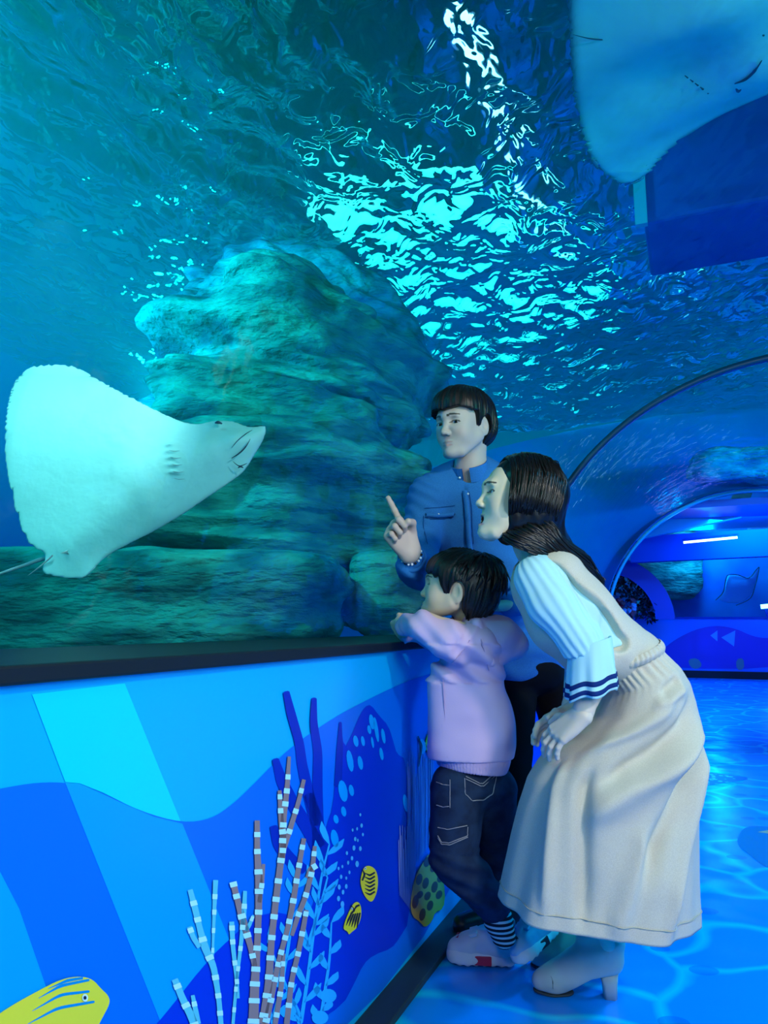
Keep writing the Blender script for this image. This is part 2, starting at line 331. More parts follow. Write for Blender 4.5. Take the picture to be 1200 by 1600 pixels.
# ------------------------------------------------------------------ implicit-surface modelling (figures, rays, shoes)
class Field:
    def __init__(s, lo, hi, h):
        s.h = h; s.lo = np.array(lo, float); s.n = np.ceil((np.array(hi) - s.lo) / h).astype(int) + 1
        s.f = np.ones(s.n, np.float32)
    def box(s, lo, hi):
        a = np.clip(np.floor((np.array(lo) - s.lo) / s.h).astype(int), 0, s.n); b = np.clip(np.ceil((np.array(hi) - s.lo) / s.h).astype(int) + 1, 0, s.n)
        sl = tuple(slice(int(i), int(j)) for i, j in zip(a, b))
        ax = [s.lo[k] + s.h * np.arange(a[k], b[k]) for k in range(3)]
        P = np.stack(np.meshgrid(*ax, indexing='ij'), -1).astype(np.float32); return sl, P
    def put(s, fn, lo, hi, k=.01, mode='add'):
        pad = k + 3 * s.h; sl, P = s.box(np.array(lo) - pad, np.array(hi) + pad)
        if P.size == 0: return
        d = fn(P).astype(np.float32); a = s.f[sl]
        if mode == 'add':
            h = np.clip(.5 + .5 * (a - d) / k, 0, 1); s.f[sl] = a * (1 - h) + d * h - k * h * (1 - h)
        else:
            d = -d; h = np.clip(.5 - .5 * (a - d) / k, 0, 1); s.f[sl] = a * (1 - h) + d * h + k * h * (1 - h)
    def cone(s, a, b, ra, rb, k=.01, fl=None, mode='add'):
        a = np.array(a, float); b = np.array(b, float)
        def fn(P):
            A, B, Q = a, b, P; sc = 1.
            if fl is not None:
                n = np.array(fl[0], float); n /= np.linalg.norm(n); g = 1 / fl[1] - 1
                Q = P + ((P - a) @ n)[..., None] * n * g; B = b + ((b - a) @ n) * n * g; sc = min(1, fl[1])
            ba = B - A; L2 = ba @ ba + 1e-12; t = np.clip(((Q - A) @ ba) / L2, 0, 1)
            return (np.linalg.norm(Q - A - t[..., None] * ba, axis=-1) - (ra + (rb - ra) * t)) * sc
        r = max(ra, rb) * (max(1, fl[1]) if fl else 1); s.put(fn, np.minimum(a, b) - r, np.maximum(a, b) + r, k, mode)
    def chain(s, nodes, k=.01, fl=None, mode='add'):
        for p, q in zip(nodes[:-1], nodes[1:]): s.cone(p[:3], q[:3], p[3], q[3], k, fl, mode)
    def ell(s, c, r, k=.01, R=None, mode='add'):
        c = np.array(c, float); r = np.array(r, float); R = np.eye(3) if R is None else np.array(R, float)   # columns: local axes
        def fn(P):
            q = (P - c) @ R; k0 = np.linalg.norm(q / r, axis=-1); k1 = np.linalg.norm(q / (r * r), axis=-1) + 1e-9
            return k0 * (k0 - 1) / k1
        e = np.abs(R) @ r; s.put(fn, c - e, c + e, k, mode)
    def cut(s, p, n, k=.004):                 # remove what lies on the side the normal points to
        n = np.array(n, float); n /= np.linalg.norm(n); sl, P = s.box(s.lo, s.lo + s.h * s.n)
        d = ((P - np.array(p)) @ n).astype(np.float32); h = np.clip(.5 - .5 * (s.f - d) / k, 0, 1)
        s.f = s.f * (1 - h) + d * h + k * h * (1 - h)
    def disp(s, fn, band=.03):
        m = np.abs(s.f) < band; ix = np.argwhere(m); P = s.lo + s.h * ix
        s.f[m] += fn(P).astype(np.float32)
    def verts(s):
        f = s.f; ins = f < 0; c = [(i, j, k) for i in (0, 1) for j in (0, 1) for k in (0, 1)]
        n = np.array(f.shape) - 1; cnt = np.zeros(n, np.int8)
        for i, j, k in c: cnt += ins[i:i + n[0], j:j + n[1], k:k + n[2]]
        act = (cnt > 0) & (cnt < 8); ix = np.argwhere(act); vid = -np.ones(n, np.int32); vid[act] = np.arange(len(ix))
        val = {q: f[ix[:, 0] + q[0], ix[:, 1] + q[1], ix[:, 2] + q[2]] for q in c}
        acc = np.zeros((len(ix), 3)); num = np.zeros(len(ix))
        for p in c:
            for d in range(3):
                if p[d] == 0:
                    q = list(p); q[d] = 1; q = tuple(q); a, b = val[p], val[q]; m = (a < 0) != (b < 0)
                    t = np.where(m, a / np.where(m, a - b, 1), 0); pt = np.tile(np.array(p, float), (len(ix), 1)); pt[:, d] += t
                    acc[m] += pt[m]; num[m] += 1
        V = s.lo + s.h * (ix + acc / num[:, None]); Fs = []
        for d in range(3):
            e1, e2 = [(1, 2), (2, 0), (0, 1)][d]; sl0 = [slice(1, -1)] * 3; sl1 = [slice(1, -1)] * 3
            sl0[d] = slice(0, -1); sl1[d] = slice(1, None)
            a = ins[tuple(sl0)]; b = ins[tuple(sl1)]; m = a != b; e = np.argwhere(m); fwd = a[m]
            off = np.ones(3, int); off[d] = 0; e = e + off
            def cell(o1, o2):
                q = e.copy(); q[:, e1] += o1; q[:, e2] += o2; return vid[q[:, 0], q[:, 1], q[:, 2]]
            Q = np.stack([cell(-1, -1), cell(0, -1), cell(0, 0), cell(-1, 0)], -1); Q[~fwd] = Q[~fwd][:, ::-1]; Fs.append(Q)
        return V, np.concatenate(Fs)
def relax(V, Fc, it=1, lam=.5):
    n = len(V)
    for _ in range(it):
        acc = np.zeros((n, 3)); cnt = np.zeros(n)
        for a, b in ((0, 1), (1, 2), (2, 3), (3, 0)):
            for x, y in ((a, b), (b, a)):
                for k in range(3): acc[:, k] += np.bincount(Fc[:, x], V[Fc[:, y], k], n)
                cnt += np.bincount(Fc[:, x], minlength=n)
        V = V * (1 - lam) + lam * acc / np.maximum(cnt, 1)[:, None]
    return V
def join_vf(parts):
    V = []; Fc = []; C = []; o = 0
    for v, f, c in parts: V.append(v); Fc.append(f + o); C.append(c); o += len(v)
    return np.concatenate(V), np.concatenate(Fc), np.concatenate(C)
def field_obj(name, fld, m, parent=None, sm=1, colfn=None):
    V, Fc = fld.verts()
    if sm: V = relax(V, Fc, sm)
    return mesh_obj(name, V, Fc, m, parent, cols=colfn(V) if colfn else None)
def nrm(v): v = np.array(v, float); return v / np.linalg.norm(v)
def PX(px, py, d, r): return (*W(px, py, d), r)
def bounds(pts, pad):
    p = np.array([q[:3] for q in pts], float); return p.min(0) - pad, p.max(0) + pad
def face_frame(fwd, up=(0, 0, 1)):            # columns: forward, left, up
    f = nrm(fwd); l = nrm(np.cross(up, f)); return np.stack([f, l, np.cross(f, l)], 1)
SKIN_BASE = np.array([.62, .42, .31])
def head_shape(o, R, s=1., mouth=0., wid=1., neck=None, res=.0019, jaw=1., child=False, nose=1., lip=(.50, .17, .16), skin=SKIN_BASE, ear=True, brow=1.):
    """returns verts, faces, colours of head and neck in world space; o = centre, R = frame, s = scale"""
    L = lambda x, y, z: o + R @ (np.array([x, y * wid, z]) * s)
    lo = o - .17 * s; hi = o + .17 * s
    if neck is not None:
        lo = np.minimum(lo, np.array(neck[-1][:3]) - .07); hi = np.maximum(hi, np.array(neck[-1][:3]) + .07)
    g = Field(lo, hi, res); E = lambda c, r, k=.012, mode='add': g.ell(L(*c), np.array(r) * s * np.array([1, wid, 1]), k * s, R, mode)
    K = lambda a, b, ra, rb, k=.012, mode='add': g.cone(L(*a), L(*b), ra * s, rb * s, k * s, None, mode)
    dz = -mouth; cy_ = .006 if child else 0
    E((-.014, 0, .034), (.095, .073, .080)); E((.030, 0, .025), (.055, .062, .058), .03)
    E((.030, 0, -.020), (.052, .056, .055), .03)
    for y in (-1, 1):
        K((.0, y * .053, -.035), (.050, y * .026, (-.084 + cy_) * jaw + dz), .021, .018, .03)
        E((.052, y * .032, -.028 + dz * .3), (.028, .028, .032 + mouth * .4), .024)
        K((.050, y * .046, .004), (.076, y * .022, -.010), .012, .009, .02)
    E((.060, 0, -.062 + dz * .4), (.028, .032, .026 + mouth * .6), .02)
    E((.070, 0, (-.088 + cy_) * jaw + dz), (.020, .020, .015), .02)
    K((.080, -.030, .022), (.086, 0, .022), .010, .010, .02); K((.080, .030, .022), (.086, 0, .022), .010, .010, .02)
    for y in (-1, 1):
        E((.092, y * .031, .006), (.012, .017, .011), .012, 'sub')
        E((.071, y * .031, .003), (.0142, .0150, .0132), .006)
    nz = .010 * (nose - 1)
    K((.085, 0, .012), (.101 + nz, 0, -.024), .0062, .0085, .012); E((.102 + nz, 0, -.028), (.0095, .0095, .0085), .006)
    for y in (-1, 1): E((.094, y * .0105, -.031), (.009, .0065, .007), .006)
    for y in (-1, 1): E((.097, y * .006, -.0385), (.004, .0030, .003), .002, 'sub')
    for y in (-1, 1):
        K((.0855, y * .004, -.0560), (.0775, y * .020, -.0580), .0052, .0032, .006)
        K((.0850, 0, -.0665 + dz), (.0770, y * .018, -.0625 + dz * .6), .0060, .0034, .006)
    if mouth: E((.088, 0, -.061 + dz * .5), (.030, .0145, .0035 + mouth * .5), .004, 'sub')
    else: K((.0915, -.012, -.0615), (.0915, .012, -.0615), .0014, .0014, .002, 'sub')
    for y in (-1, 1): E((.0860, y * .031, .0025), (.012, .0135, .0042), .002, 'sub')
    if ear:
        for y in (-1, 1):
            c = L(-.010, y * .0745, -.004); Re = R @ np.array(Matrix.Rotation(.22, 3, 'Y')) @ np.array(Matrix.Rotation(-.35 * y, 3, 'Z'))
            g.ell(c, np.array([.0185, .0065, .031]) * s, .004 * s, Re); g.ell(c + R @ np.array([.003, y * .007, .004]) * s, np.array([.010, .006, .017]) * s, .003 * s, Re, 'sub')
            K((.001, y * .069, -.004), (.002, y * .069, -.014), .0055, .005, .004)
    if neck is not None: g.chain(neck, .02)
    V, Fc = g.verts(); V = relax(V, Fc, 1)
    q = ((V - o) @ R) / s; q[:, 1] /= wid; C = np.tile(skin, (len(V), 1)).astype(float)
    def mixc(m, col): nonlocal C; m = np.clip(m, 0, 1)[:, None]; C = C * (1 - m) + np.array(col) * m
    x, y, z = q.T; ay = np.abs(y)
    tp = np.clip(1 - (ay / .0215) ** 2, 0, 1); up = np.exp(-((z + .0570) / (.0006 + .0036 * tp)) ** 2) * (tp > 0); dn = np.exp(-((z + .0660 - dz) / (.0006 + .0046 * tp)) ** 2) * (tp > 0)
    mixc(np.where(x > .070, np.maximum(up, dn) * np.clip((.022 - ay) / .004, 0, 1), 0) * .8, lip)
    if mouth: mixc(((x > .055) & (x < .085) & (ay < .015) & (np.abs(z + .061 - dz * .5) < .004 + mouth * .5)), (.10, .02, .02))
    bz = .0235 - .09 * np.clip(ay - .030, 0, 1) + .003 * (ay > .02)
    mixc((np.abs(z - bz) < .0036 - .06 * np.clip(ay - .02, 0, .03)) * (ay > .012) * (ay < .048) * (x > .055) * .92 * brow, (.018, .014, .013))
    mixc(np.exp(-((z + .038) / .003) ** 2 - ((ay - .006) / .003) ** 2) * (x > .09) * .45, (.16, .08, .06))
    lid = np.abs(np.sqrt(((ay - .031) / .0150) ** 2 + ((z - .0025) / .0058) ** 2) - 1) < .20
    mixc(lid * (z > .001) * (x > .06) * .85, (.03, .02, .02))
    mixc(np.clip(1 - np.hypot(ay - .045, z + .028) / .022, 0, 1) * .25, (.66, .30, .25))
    return V, Fc, C
def eyes(parent, o, R, s, wid, gaze=(1, 0, 0)):
    for y in (-1, 1):
        c = o + R @ (np.array([.0712, y * .031 * wid, .0028]) * s); r = .0126 * s; gz = nrm(R @ np.array(gaze, float))
        a = np.linspace(0, 2 * np.pi, 24, endpoint=False); b = np.linspace(0, np.pi, 16); fr = face_frame(gz, (0, 0, 1))
        P = np.array([[math.cos(t), math.sin(t) * math.cos(u), math.sin(t) * math.sin(u)] for t in b for u in a]) @ fr.T
        col = np.array([(.006, .005, .005) if t < .52 else (.62, .62, .60) for t in b for u in a])
        Fc = np.array([[i * 24 + j, i * 24 + (j + 1) % 24, (i + 1) * 24 + (j + 1) % 24, (i + 1) * 24 + j] for i in range(15) for j in range(24)])
        mesh_obj('eye', c + P * r, Fc[:, ::-1], mat('eye', attr='col', rough=.12, spec=.6), parent, cols=col)
def hand_shape(wr, X, Y, s=1., curls=None, thumb=((.35, .9, -.35), (.7, .55, -.3)), res=.0016, spread=0., fore=None, point=None, index=None):
    """X along the palm, Y to the thumb side, palm normal = X x Y flipped so that curls close to it; returns verts and faces"""
    X = nrm(X); Y = nrm(np.array(Y) - X * (np.array(Y) @ X)); N = np.cross(X, Y)
    if point is not None and N @ np.array(point) < 0: N = -N          # N = the way the palm faces
    curls = curls or [(.2, .3, .2)] * 4; g = Field(np.array(wr) - .17 * s, np.array(wr) + .20 * s, res); L = lambda x, y, z: np.array(wr) + (X * x + Y * y + N * z) * s
    if fore is not None: g.chain(fore + [(*wr, .024 * s)], .012)
    ks = [(.088, .030), (.092, .010), (.087, -.011), (.079, -.029)]; ln = [.070, .078, .072, .056]
    for i, (x, y) in enumerate(ks):
        g.cone(L(0, y * .55, 0), L(x, y, 0), .017 * s, .0118 * s, .014 * s)
    g.ell(L(.045, 0, .004), np.array([.045, .036, .013]) * s, .01, np.stack([X, Y, N], 1)); g.cone(L(.012, .018, .006), L(.045, .036, .008), .016 * s, .014 * s, .012)
    for i, (x, y) in enumerate(ks):
        p = L(x, y, 0); ang = 0; sp = (1.5 - i) * spread; r = (.0092, .0094, .0090, .0080)[i] * s
        for j, fr in enumerate((.45, .30, .25)):
            ang += curls[i][j]; d = X * math.cos(ang) + N * math.sin(ang) + Y * sp * math.cos(ang); d = d / np.linalg.norm(d)
            if i == 0 and index is not None: d = nrm(index)
            q = p + d * ln[i] * fr * s; g.cone(p, q, r, r * .92, .0035 * s); p = q; r *= .92
    p = L(.040, .036, .008); r = .0118 * s
    for d, l in zip(thumb, (.036, .030)):
        q = p + nrm(X * d[0] + Y * d[1] + N * d[2]) * l * s; g.cone(p, q, r, r * .9, .005 * s); p = q; r *= .9
    V, Fc = g.verts(); return relax(V, Fc, 1), Fc
def figure_body(parent, parts, col=SKIN_BASE, m=None):
    ps = [(v, f, (c if c is not None else np.tile(col, (len(v), 1)))) for v, f, c in parts]
    V, Fc, C = join_vf(ps); return mesh_obj('body', V, Fc, m, parent, cols=C)
def lock(path, wd, th=None, n=10, seg=6, side=None):
    """a tapered strand of hair along a smooth path; wd = widths at the nodes"""
    P = np.array(path, float); t = np.linspace(0, len(P) - 1, n); i = np.minimum(t.astype(int), len(P) - 2); f = (t - i)[:, None]
    Pm = lambda k: P[np.clip(k, 0, len(P) - 1)]
    Q = .5 * (2 * Pm(i) + (Pm(i + 1) - Pm(i - 1)) * f + (2 * Pm(i - 1) - 5 * Pm(i) + 4 * Pm(i + 1) - Pm(i + 2)) * f ** 2 + (3 * Pm(i) - Pm(i - 1) - 3 * Pm(i + 1) + Pm(i + 2)) * f ** 3)
    wv = np.interp(t, range(len(wd)), wd); D = np.gradient(Q, axis=0); D /= np.linalg.norm(D, axis=1, keepdims=True) + 1e-9
    sd = np.array(side if side is not None else (0, 1, 0.)); A = sd - (D @ sd)[:, None] * D; A /= np.linalg.norm(A, axis=1, keepdims=True) + 1e-9; B = np.cross(D, A)
    a = np.linspace(0, 2 * np.pi, seg, endpoint=False); th = .45 if th is None else th
    V = (Q[:, None] + (A[:, None] * np.cos(a)[None, :, None] + B[:, None] * th * np.sin(a)[None, :, None]) * wv[:, None, None]).reshape(-1, 3)
    Fc = np.array([[r * seg + j, r * seg + (j + 1) % seg, (r + 1) * seg + (j + 1) % seg, (r + 1) * seg + j] for r in range(n - 1) for j in range(seg)])
    return V, Fc, np.zeros((len(V), 3))
SKIN = mat('skin', attr='col', rough=.5, spec=.35)
HAIRM = mat('hair_black', (.005, .004, .006), .42, .35)
HAIR2 = mat('hair_long_black', (.004, .003, .004), .36, .45)
DENIM = mat('denim_shirt', (.025, .18, .50), .85, .15, noise=(420, (.02, .15, .44), 1, (1, 1, 1)), bump=(500, .3, .001, (1, 1, 1)))
BLACKT = mat('black_trousers', (.004, .004, .006), .8, .1)
def cloth_noise(P, sc, st, amp): return amp * fbm(np.asarray(P, np.float32) * np.array(st) * sc + 31, 3)

# ------------------------------------------------------------------ the man
def build_man():
    root = empty('person', WZ(840, 1385, 0)); tag(root, 'man in a blue denim shirt and black trousers pointing at the ray', 'person', 'visitors at the tank')
    o = W(724, 668, 2.2); R = face_frame((-.67, -.73, -.07), (.03, 0, 1)); s = .97; wid = .95
    neck = [PX(737, 697, 2.235, .046), PX(735, 732, 2.25, .047), PX(738, 775, 2.29, .065)]
    H = head_shape(o, R, s, wid=wid, neck=neck, skin=np.array([.50, .42, .38]), lip=(.42, .20, .20), jaw=1.0)
    sh_r, el_r, wr_r = PX(674, 778, 2.26, .055), PX(656, 893, 2.18, .044), PX(640, 862, 2.03, .027)
    hv, hf = hand_shape(W(641, 864, 2.02), (-.55, -.35, .76), (.5, .3, .8), 1.0, curls=[(.05, .12, .05), (1.25, 1.6, 1.1), (1.3, 1.65, 1.1), (1.35, 1.7, 1.1)],
                        index=(-.45, -.25, .85), thumb=((.85, .15, .65), (.55, -.65, .6)), point=(0, -1, 0), fore=[PX(650, 885, 2.10, .03)])
    sh_l, el_l, wr_l = PX(812, 778, 2.36, .055), PX(852, 905, 2.30, .044), PX(806, 940, 2.12, .028)
    lv, lf = hand_shape(W(806, 942, 2.12), (-.95, -.35, -.12), (-.1, .9, .1), .95, curls=[(.15, .4, .3)] * 4, thumb=((.8, .5, .1), (.9, .3, .2)), point=(0, -.1, -1), fore=[PX(820, 935, 2.16, .03)])
    lo, hi = bounds([PX(640, 740, 2.3, 0), PX(900, 1400, 2.6, 0), PX(640, 900, 2.1, 0)], .12); lo[2] = -.01
    core = [(W(735, 800, 2.31), (.165, .095, .15)), (W(760, 905, 2.34), (.135, .085, .15)), (W(805, 1030, 2.38), (.145, .09, .10))]
    g = Field(lo, hi, .008)
    for c, r in core: g.ell(c, np.array(r) - .03, .04)
    g.chain([(*sh_r[:3], .040), (*el_r[:3], .032), (*wr_r[:3], .026)], .01); g.chain([(*sh_l[:3], .040), (*el_l[:3], .032), wr_l], .01); g.cone(sh_r[:3], sh_l[:3], .04, .04, .02)
    legs = [[PX(804, 1062, 2.36, .055), PX(803, 1210, 2.32, .034), PX(800, 1372, 2.40, .030)], [PX(862, 1062, 2.42, .060), PX(893, 1200, 2.40, .040), PX(900, 1370, 2.52, .032)]]
    for lg in legs: g.chain(lg, .03)
    bv, bf = g.verts()
    figure_body(root, [H, (hv, hf, None), (lv, lf, None), (relax(bv, bf, 1), bf, None)], np.array([.56, .42, .35]), SKIN)
    eyes(root, o, R, s, wid, (1, .25, -.05))
    # hair: thick bowl of short black hair with a fringe
    L = lambda x, y, z: o + R @ (np.array([x, y * wid, z]) * s)
    h = Field(o - .17, o + .17, .0022)
    h.ell(L(-.014, 0, .040), np.array([.112, .090, .094]) * s, .01, R); h.ell(L(.035, 0, .060), np.array([.066, .077, .058]) * s, .03, R)
    h.ell(L(-.055, 0, -.005), np.array([.062, .076, .062]) * s, .03, R)
    q = lambda P: ((P - o) @ R) / s / np.array([1, wid, 1])
    def cutter(P):                             # the face, ear and nape stay free
        x, y, z = np.moveaxis(q(P), -1, 0); ay = np.abs(y)
        fr = .046 - .010 * np.sin(y * 60 + 1) * .3 - .25 * np.clip(ay - .045, 0, 1)
        edge = np.interp(x, [-.12, -.05, -.034, -.028, .002, .008, .022, .030, .036, .06], [-.050, -.062, -.055, .014, .018, -.010, -.006, .030, .044, .046]) + np.where(x > .036, fr - .046, 0)
        ear = (np.hypot((x + .012) / .024, (z + .006) / .036) < 1)
        return np.where(ear, -.02, z - edge) * s
    h.put(cutter, o - .17, o + .17, .004, 'sub')
    def strands(P):
        x, y, z = q(P).T; ang = np.arctan2(y, x + .045); rad = np.hypot(x + .045, y)
        return .0035 * vnoise(np.stack([ang * 20, rad * 12, z * 8], -1)) + .0022 * vnoise(np.stack([ang * 52, rad * 12, z * 10], -1))
    h.disp(strands); hair = field_obj('hair', h, HAIRM, root, 1)
    # shirt
    sg = Field(*bounds([PX(640, 700, 2.3, 0), PX(900, 1080, 2.45, 0), PX(640, 920, 2.05, 0)], .10), .0045)
    for c, r in core: sg.ell(c, np.array(r) + .022, .05)
    sg.cone(sh_r[:3], W(738, 755, 2.3), .062, .075, .04); sg.cone(sh_l[:3], W(750, 755, 2.3), .062, .075, .04)
    sg.chain([(*sh_r[:3], .068), (*PX(655, 840, 2.22, 0)[:3], .058), (*el_r[:3], .055)], .02); sg.cone(el_r[:3], W(642, 878, 2.06), .055, .038, .015)
    sg.chain([(*sh_l[:3], .068), (*el_l[:3], .055), (*W(797, 944, 2.115), .036)], .02)
    sg.cone(W(738, 742, 2.27), W(742, 770, 2.30), .058, .072, .04)
    sg.cone(W(732, 690, 2.20), W(733, 738, 2.235), .053, .050, .006, None, 'sub')
    sg.cone(W(727, 735, 2.17), W(725, 768, 2.20), .022, .006, .006, None, 'sub')
    def folds(P):
        d = cloth_noise(P, 1, (5, 4, 11), .006); x, y, z = np.asarray(P).T
        arm = np.clip((W(690, 800, 2.2)[0] - x) / .02, 0, 1); rr = np.sin((z * 1.0 + x * .6) * 150 + 3 * vnoise(np.asarray(P, np.float32) * 14))
        low = np.clip((1.15 - z) / .1, 0, 1); return d + arm * rr * .0022 + low * .005 * np.sin(z * 75 + x * 25 + 2 * vnoise(np.asarray(P, np.float32) * 8))
    sg.disp(folds); sg.cut(W(800, 1062, 2.38), (-.12, 0, -1)); shirt = field_obj('shirt', sg, DENIM, root, 1)
    PALE = mat('pale_stud', (.8, .85, .9), .25, .8)
    SEAM = mat('denim_dark', (.01, .06, .22), .9, .1)
    def ontorso(px, py, d=2.19, off=.003):        # march towards the shirt surface
        for dd in np.arange(1.95, 2.5, .002):
            p = W(px, py, dd); i = np.round((p - sg.lo) / sg.h).astype(int)
            if (i >= 0).all() and (i < sg.n).all() and sg.f[tuple(i)] < off: return p
        return W(px, py, d)
    def cord(name, pts, r, m, par, n=None):
        pts = [(p[0] + (q[0] - p[0]) * t, p[1] + (q[1] - p[1]) * t) for p, q in zip(pts[:-1], pts[1:]) for t in (0, .33, .66)] + [pts[-1]]; P = [ontorso(*p) for p in pts]; V, Fc, _ = lock(P, [r] * len(P), th=.8, n=n or len(P) * 4, seg=6); return mesh_obj(name, V, Fc, m, par)
    pl = cord('placket', [(726, 768), (729, 790), (731, 815), (732, 840), (735, 865)], .011, DENIM, shirt)
    cord('seam', [(722, 770), (724, 795), (726, 820), (727, 850)], .0012, SEAM, shirt); cord('seam', [(733, 768), (737, 795), (738, 825), (740, 850)], .0012, SEAM, shirt)
    cord('pocket_flap', [(665, 805), (685, 806), (709, 804)], .009, DENIM, shirt)
    cord('seam', [(664, 808), (674, 811), (690, 811), (706, 809), (711, 803)], .0015, SEAM, shirt); cord('seam', [(663, 794), (685, 793), (711, 790)], .0010, SEAM, shirt)
    cord('seam', [(662, 806), (662, 825), (668, 850)], .0012, SEAM, shirt)
    for px, py in ((731, 772), (731, 808), (732, 845), (685, 804), (718, 747)):
        bm = bmesh.new(); bmesh.ops.create_icosphere(bm, subdivisions=2, radius=.0036); p = ontorso(px, py)
        V = np.array([v.co for v in bm.verts]) + p + np.array([0, -.004, 0]); Fc = [[v.index for v in f.verts] for f in bm.faces]; bm.free()
        mesh_obj('button', V, Fc, PALE, shirt)
    # stand collar
    c0 = W(734, 731, 2.24); n0 = nrm((-.22, -.50, 1)); ex = nrm(np.cross(n0, (0, 1, 0))); ey = np.cross(n0, ex); rings = []
    for k in range(41):
        a = math.radians(258 + 336 * k / 40) ; cs, sn = math.cos(a), math.sin(a)      # gap at the front (towards -y)
        q = lambda r, z: c0 + (-ex * cs * r * 1.0) + ey * sn * r * (1 if np.dot(ey, (0, 1, 0)) > 0 else -1) + n0 * z
        rings.append([q(.062, -.030), q(.056, .014), q(.052, .014), q(.052, -.020)])
    V, Fc = strip([np.array(r) for r in rings]); mesh_obj('collar', V, Fc, DENIM, shirt, smooth=False)
    # cuff and beaded bracelet on the pointing arm
    ax = nrm(W(641, 864, 2.02) - W(650, 885, 2.10)); e1 = nrm(np.cross(ax, (0, 0, 1))); e2 = np.cross(ax, e1)
    def ring(c, r, rr, n=40, m_=8):
        return strip([np.array([c + (e1 * math.cos(a) + e2 * math.sin(a)) * (r + rr * math.cos(b)) + ax * rr * math.sin(b) for b in np.linspace(0, 2 * math.pi, m_, endpoint=False)]) for a in np.linspace(0, 2 * math.pi, n + 1)])
    V, Fc = ring(W(644, 873, 2.045), .036, .006); mesh_obj('cuff', V, Fc, DENIM, shirt)
    br = empty('bracelet', W(641, 866, 2.03)); br.parent = root; br.matrix_parent_inverse = root.matrix_basis.inverted()
    for k in range(18):
        a = k * 2 * math.pi / 18; c = W(642, 867, 2.028) + (e1 * math.cos(a) + e2 * math.sin(a)) * .0295
        bm = bmesh.new(); bmesh.ops.create_icosphere(bm, subdivisions=1, radius=.0042); V = np.array([v.co for v in bm.verts]) + c
        Fc = [[v.index for v in f.verts] for f in bm.faces]; bm.free(); mesh_obj('bead', V, Fc, PALE if k % 3 else mat('dark_bead', (.01, .01, .02), .2), root).name = 'bracelet_bead'
    bpy.data.objects.remove(br)
    # trousers
    tg = Field(*bounds([PX(780, 1000, 2.35, 0), PX(920, 1390, 2.55, 0)], .12), .006)
    tg.ell(core[2][0] + np.array([.015, 0, -.030]), (.145, .108, .085), .03)
    for lg in legs: tg.chain([(*p[:3], p[3] + .017 - .002 * i) for i, p in enumerate(lg)], .012)
    tg.cut((0, 0, .035), (0, 0, -1)); tg.cut(W(800, 1015, 2.35), (0, 0, 1))
    tg.disp(lambda P: cloth_noise(P, 1, (8, 8, 14), .005)); field_obj('trousers', tg, BLACKT, root, 1)
    for i, lg in enumerate(legs):
        a = np.array(lg[-1][:3]); a[2] = 0; sgm = Field(a - .3, a + .3, .006); d = nrm((-.9, -.35 + .3 * i, 0))
        sgm.chain([(*(a - d * .05 + [0, 0, .045]), .042), (*(a + d * .06 + [0, 0, .042]), .040), (*(a + d * .17 + [0, 0, .032]), .032)], .03); sgm.chain([(*(a + [0, 0, .05]), .045), (*(a + [0, 0, .09]), .042)], .02)
        sgm.cut((0, 0, .002), (0, 0, -1)); field_obj('shoe', sgm, mat('black_leather', (.01, .01, .012), .3, .5), root, 1)
build_man()
LILAC = mat('lilac_fleece', (.56, .42, .66), .9, .1, bump=(300, .2, .001, (1, 1, 1)))
RIB = mat('lilac_rib', (.50, .37, .60), .9, .1, bump=(90, .4, .003, (3, 3, .05)))
JEAN = mat('dark_jeans', (.008, .018, .05), .85, .15, noise=(30, (.012, .03, .075), 3, (1, 1, 1)), bump=(500, .3, .001, (1, 1, 1)))
STITCH = mat('jean_stitch', (.25, .25, .28), .8)
WHITE_L = mat('shoe_white', (.72, .78, .76), .45, .4); RED = mat('shoe_red', (.55, .03, .08), .5, .4); SOLE = mat('shoe_sole', (.80, .82, .76), .5)
LBLUE = mat('shoe_pale_blue', (.30, .58, .75), .5, .4); DARKP = mat('dark_patch', (.02, .015, .03), .6)
def box_on(name, c, ax, sz, m, par, bevel=.003):
    P = [np.array(c) + ax[0] * i * sz[0] / 2 + ax[1] * j * sz[1] / 2 + ax[2] * k * sz[2] / 2 for i in (-1, 1) for j in (-1, 1) for k in (-1, 1)]
    o = mesh_obj(name, P, [(0, 1, 3, 2), (4, 6, 7, 5), (0, 4, 5, 1), (2, 3, 7, 6), (0, 2, 6, 4), (1, 5, 7, 3)], m, par, smooth=False)
    b = o.modifiers.new('b', 'BEVEL'); b.width = bevel; b.segments = 2; return o
def march(fld, px, py, d0, d1, off=.001):
    for dd in np.arange(d0, d1, .0015):
        p = W(px, py, dd); i = np.round((p - fld.lo) / fld.h).astype(int)
        if (i >= 0).all() and (i < fld.n).all() and fld.f[tuple(i)] < off: return p
    return W(px, py, d1)
def cord_on(fld, name, pts, r, m, par, d0, d1, off=.001, th=.8):
    P = [march(fld, *p, d0, d1, off) for p in pts]; V, Fc, _ = lock(P, [r] * len(P), th=th, n=len(P) * 4, seg=6); return mesh_obj(name, V, Fc, m, par)
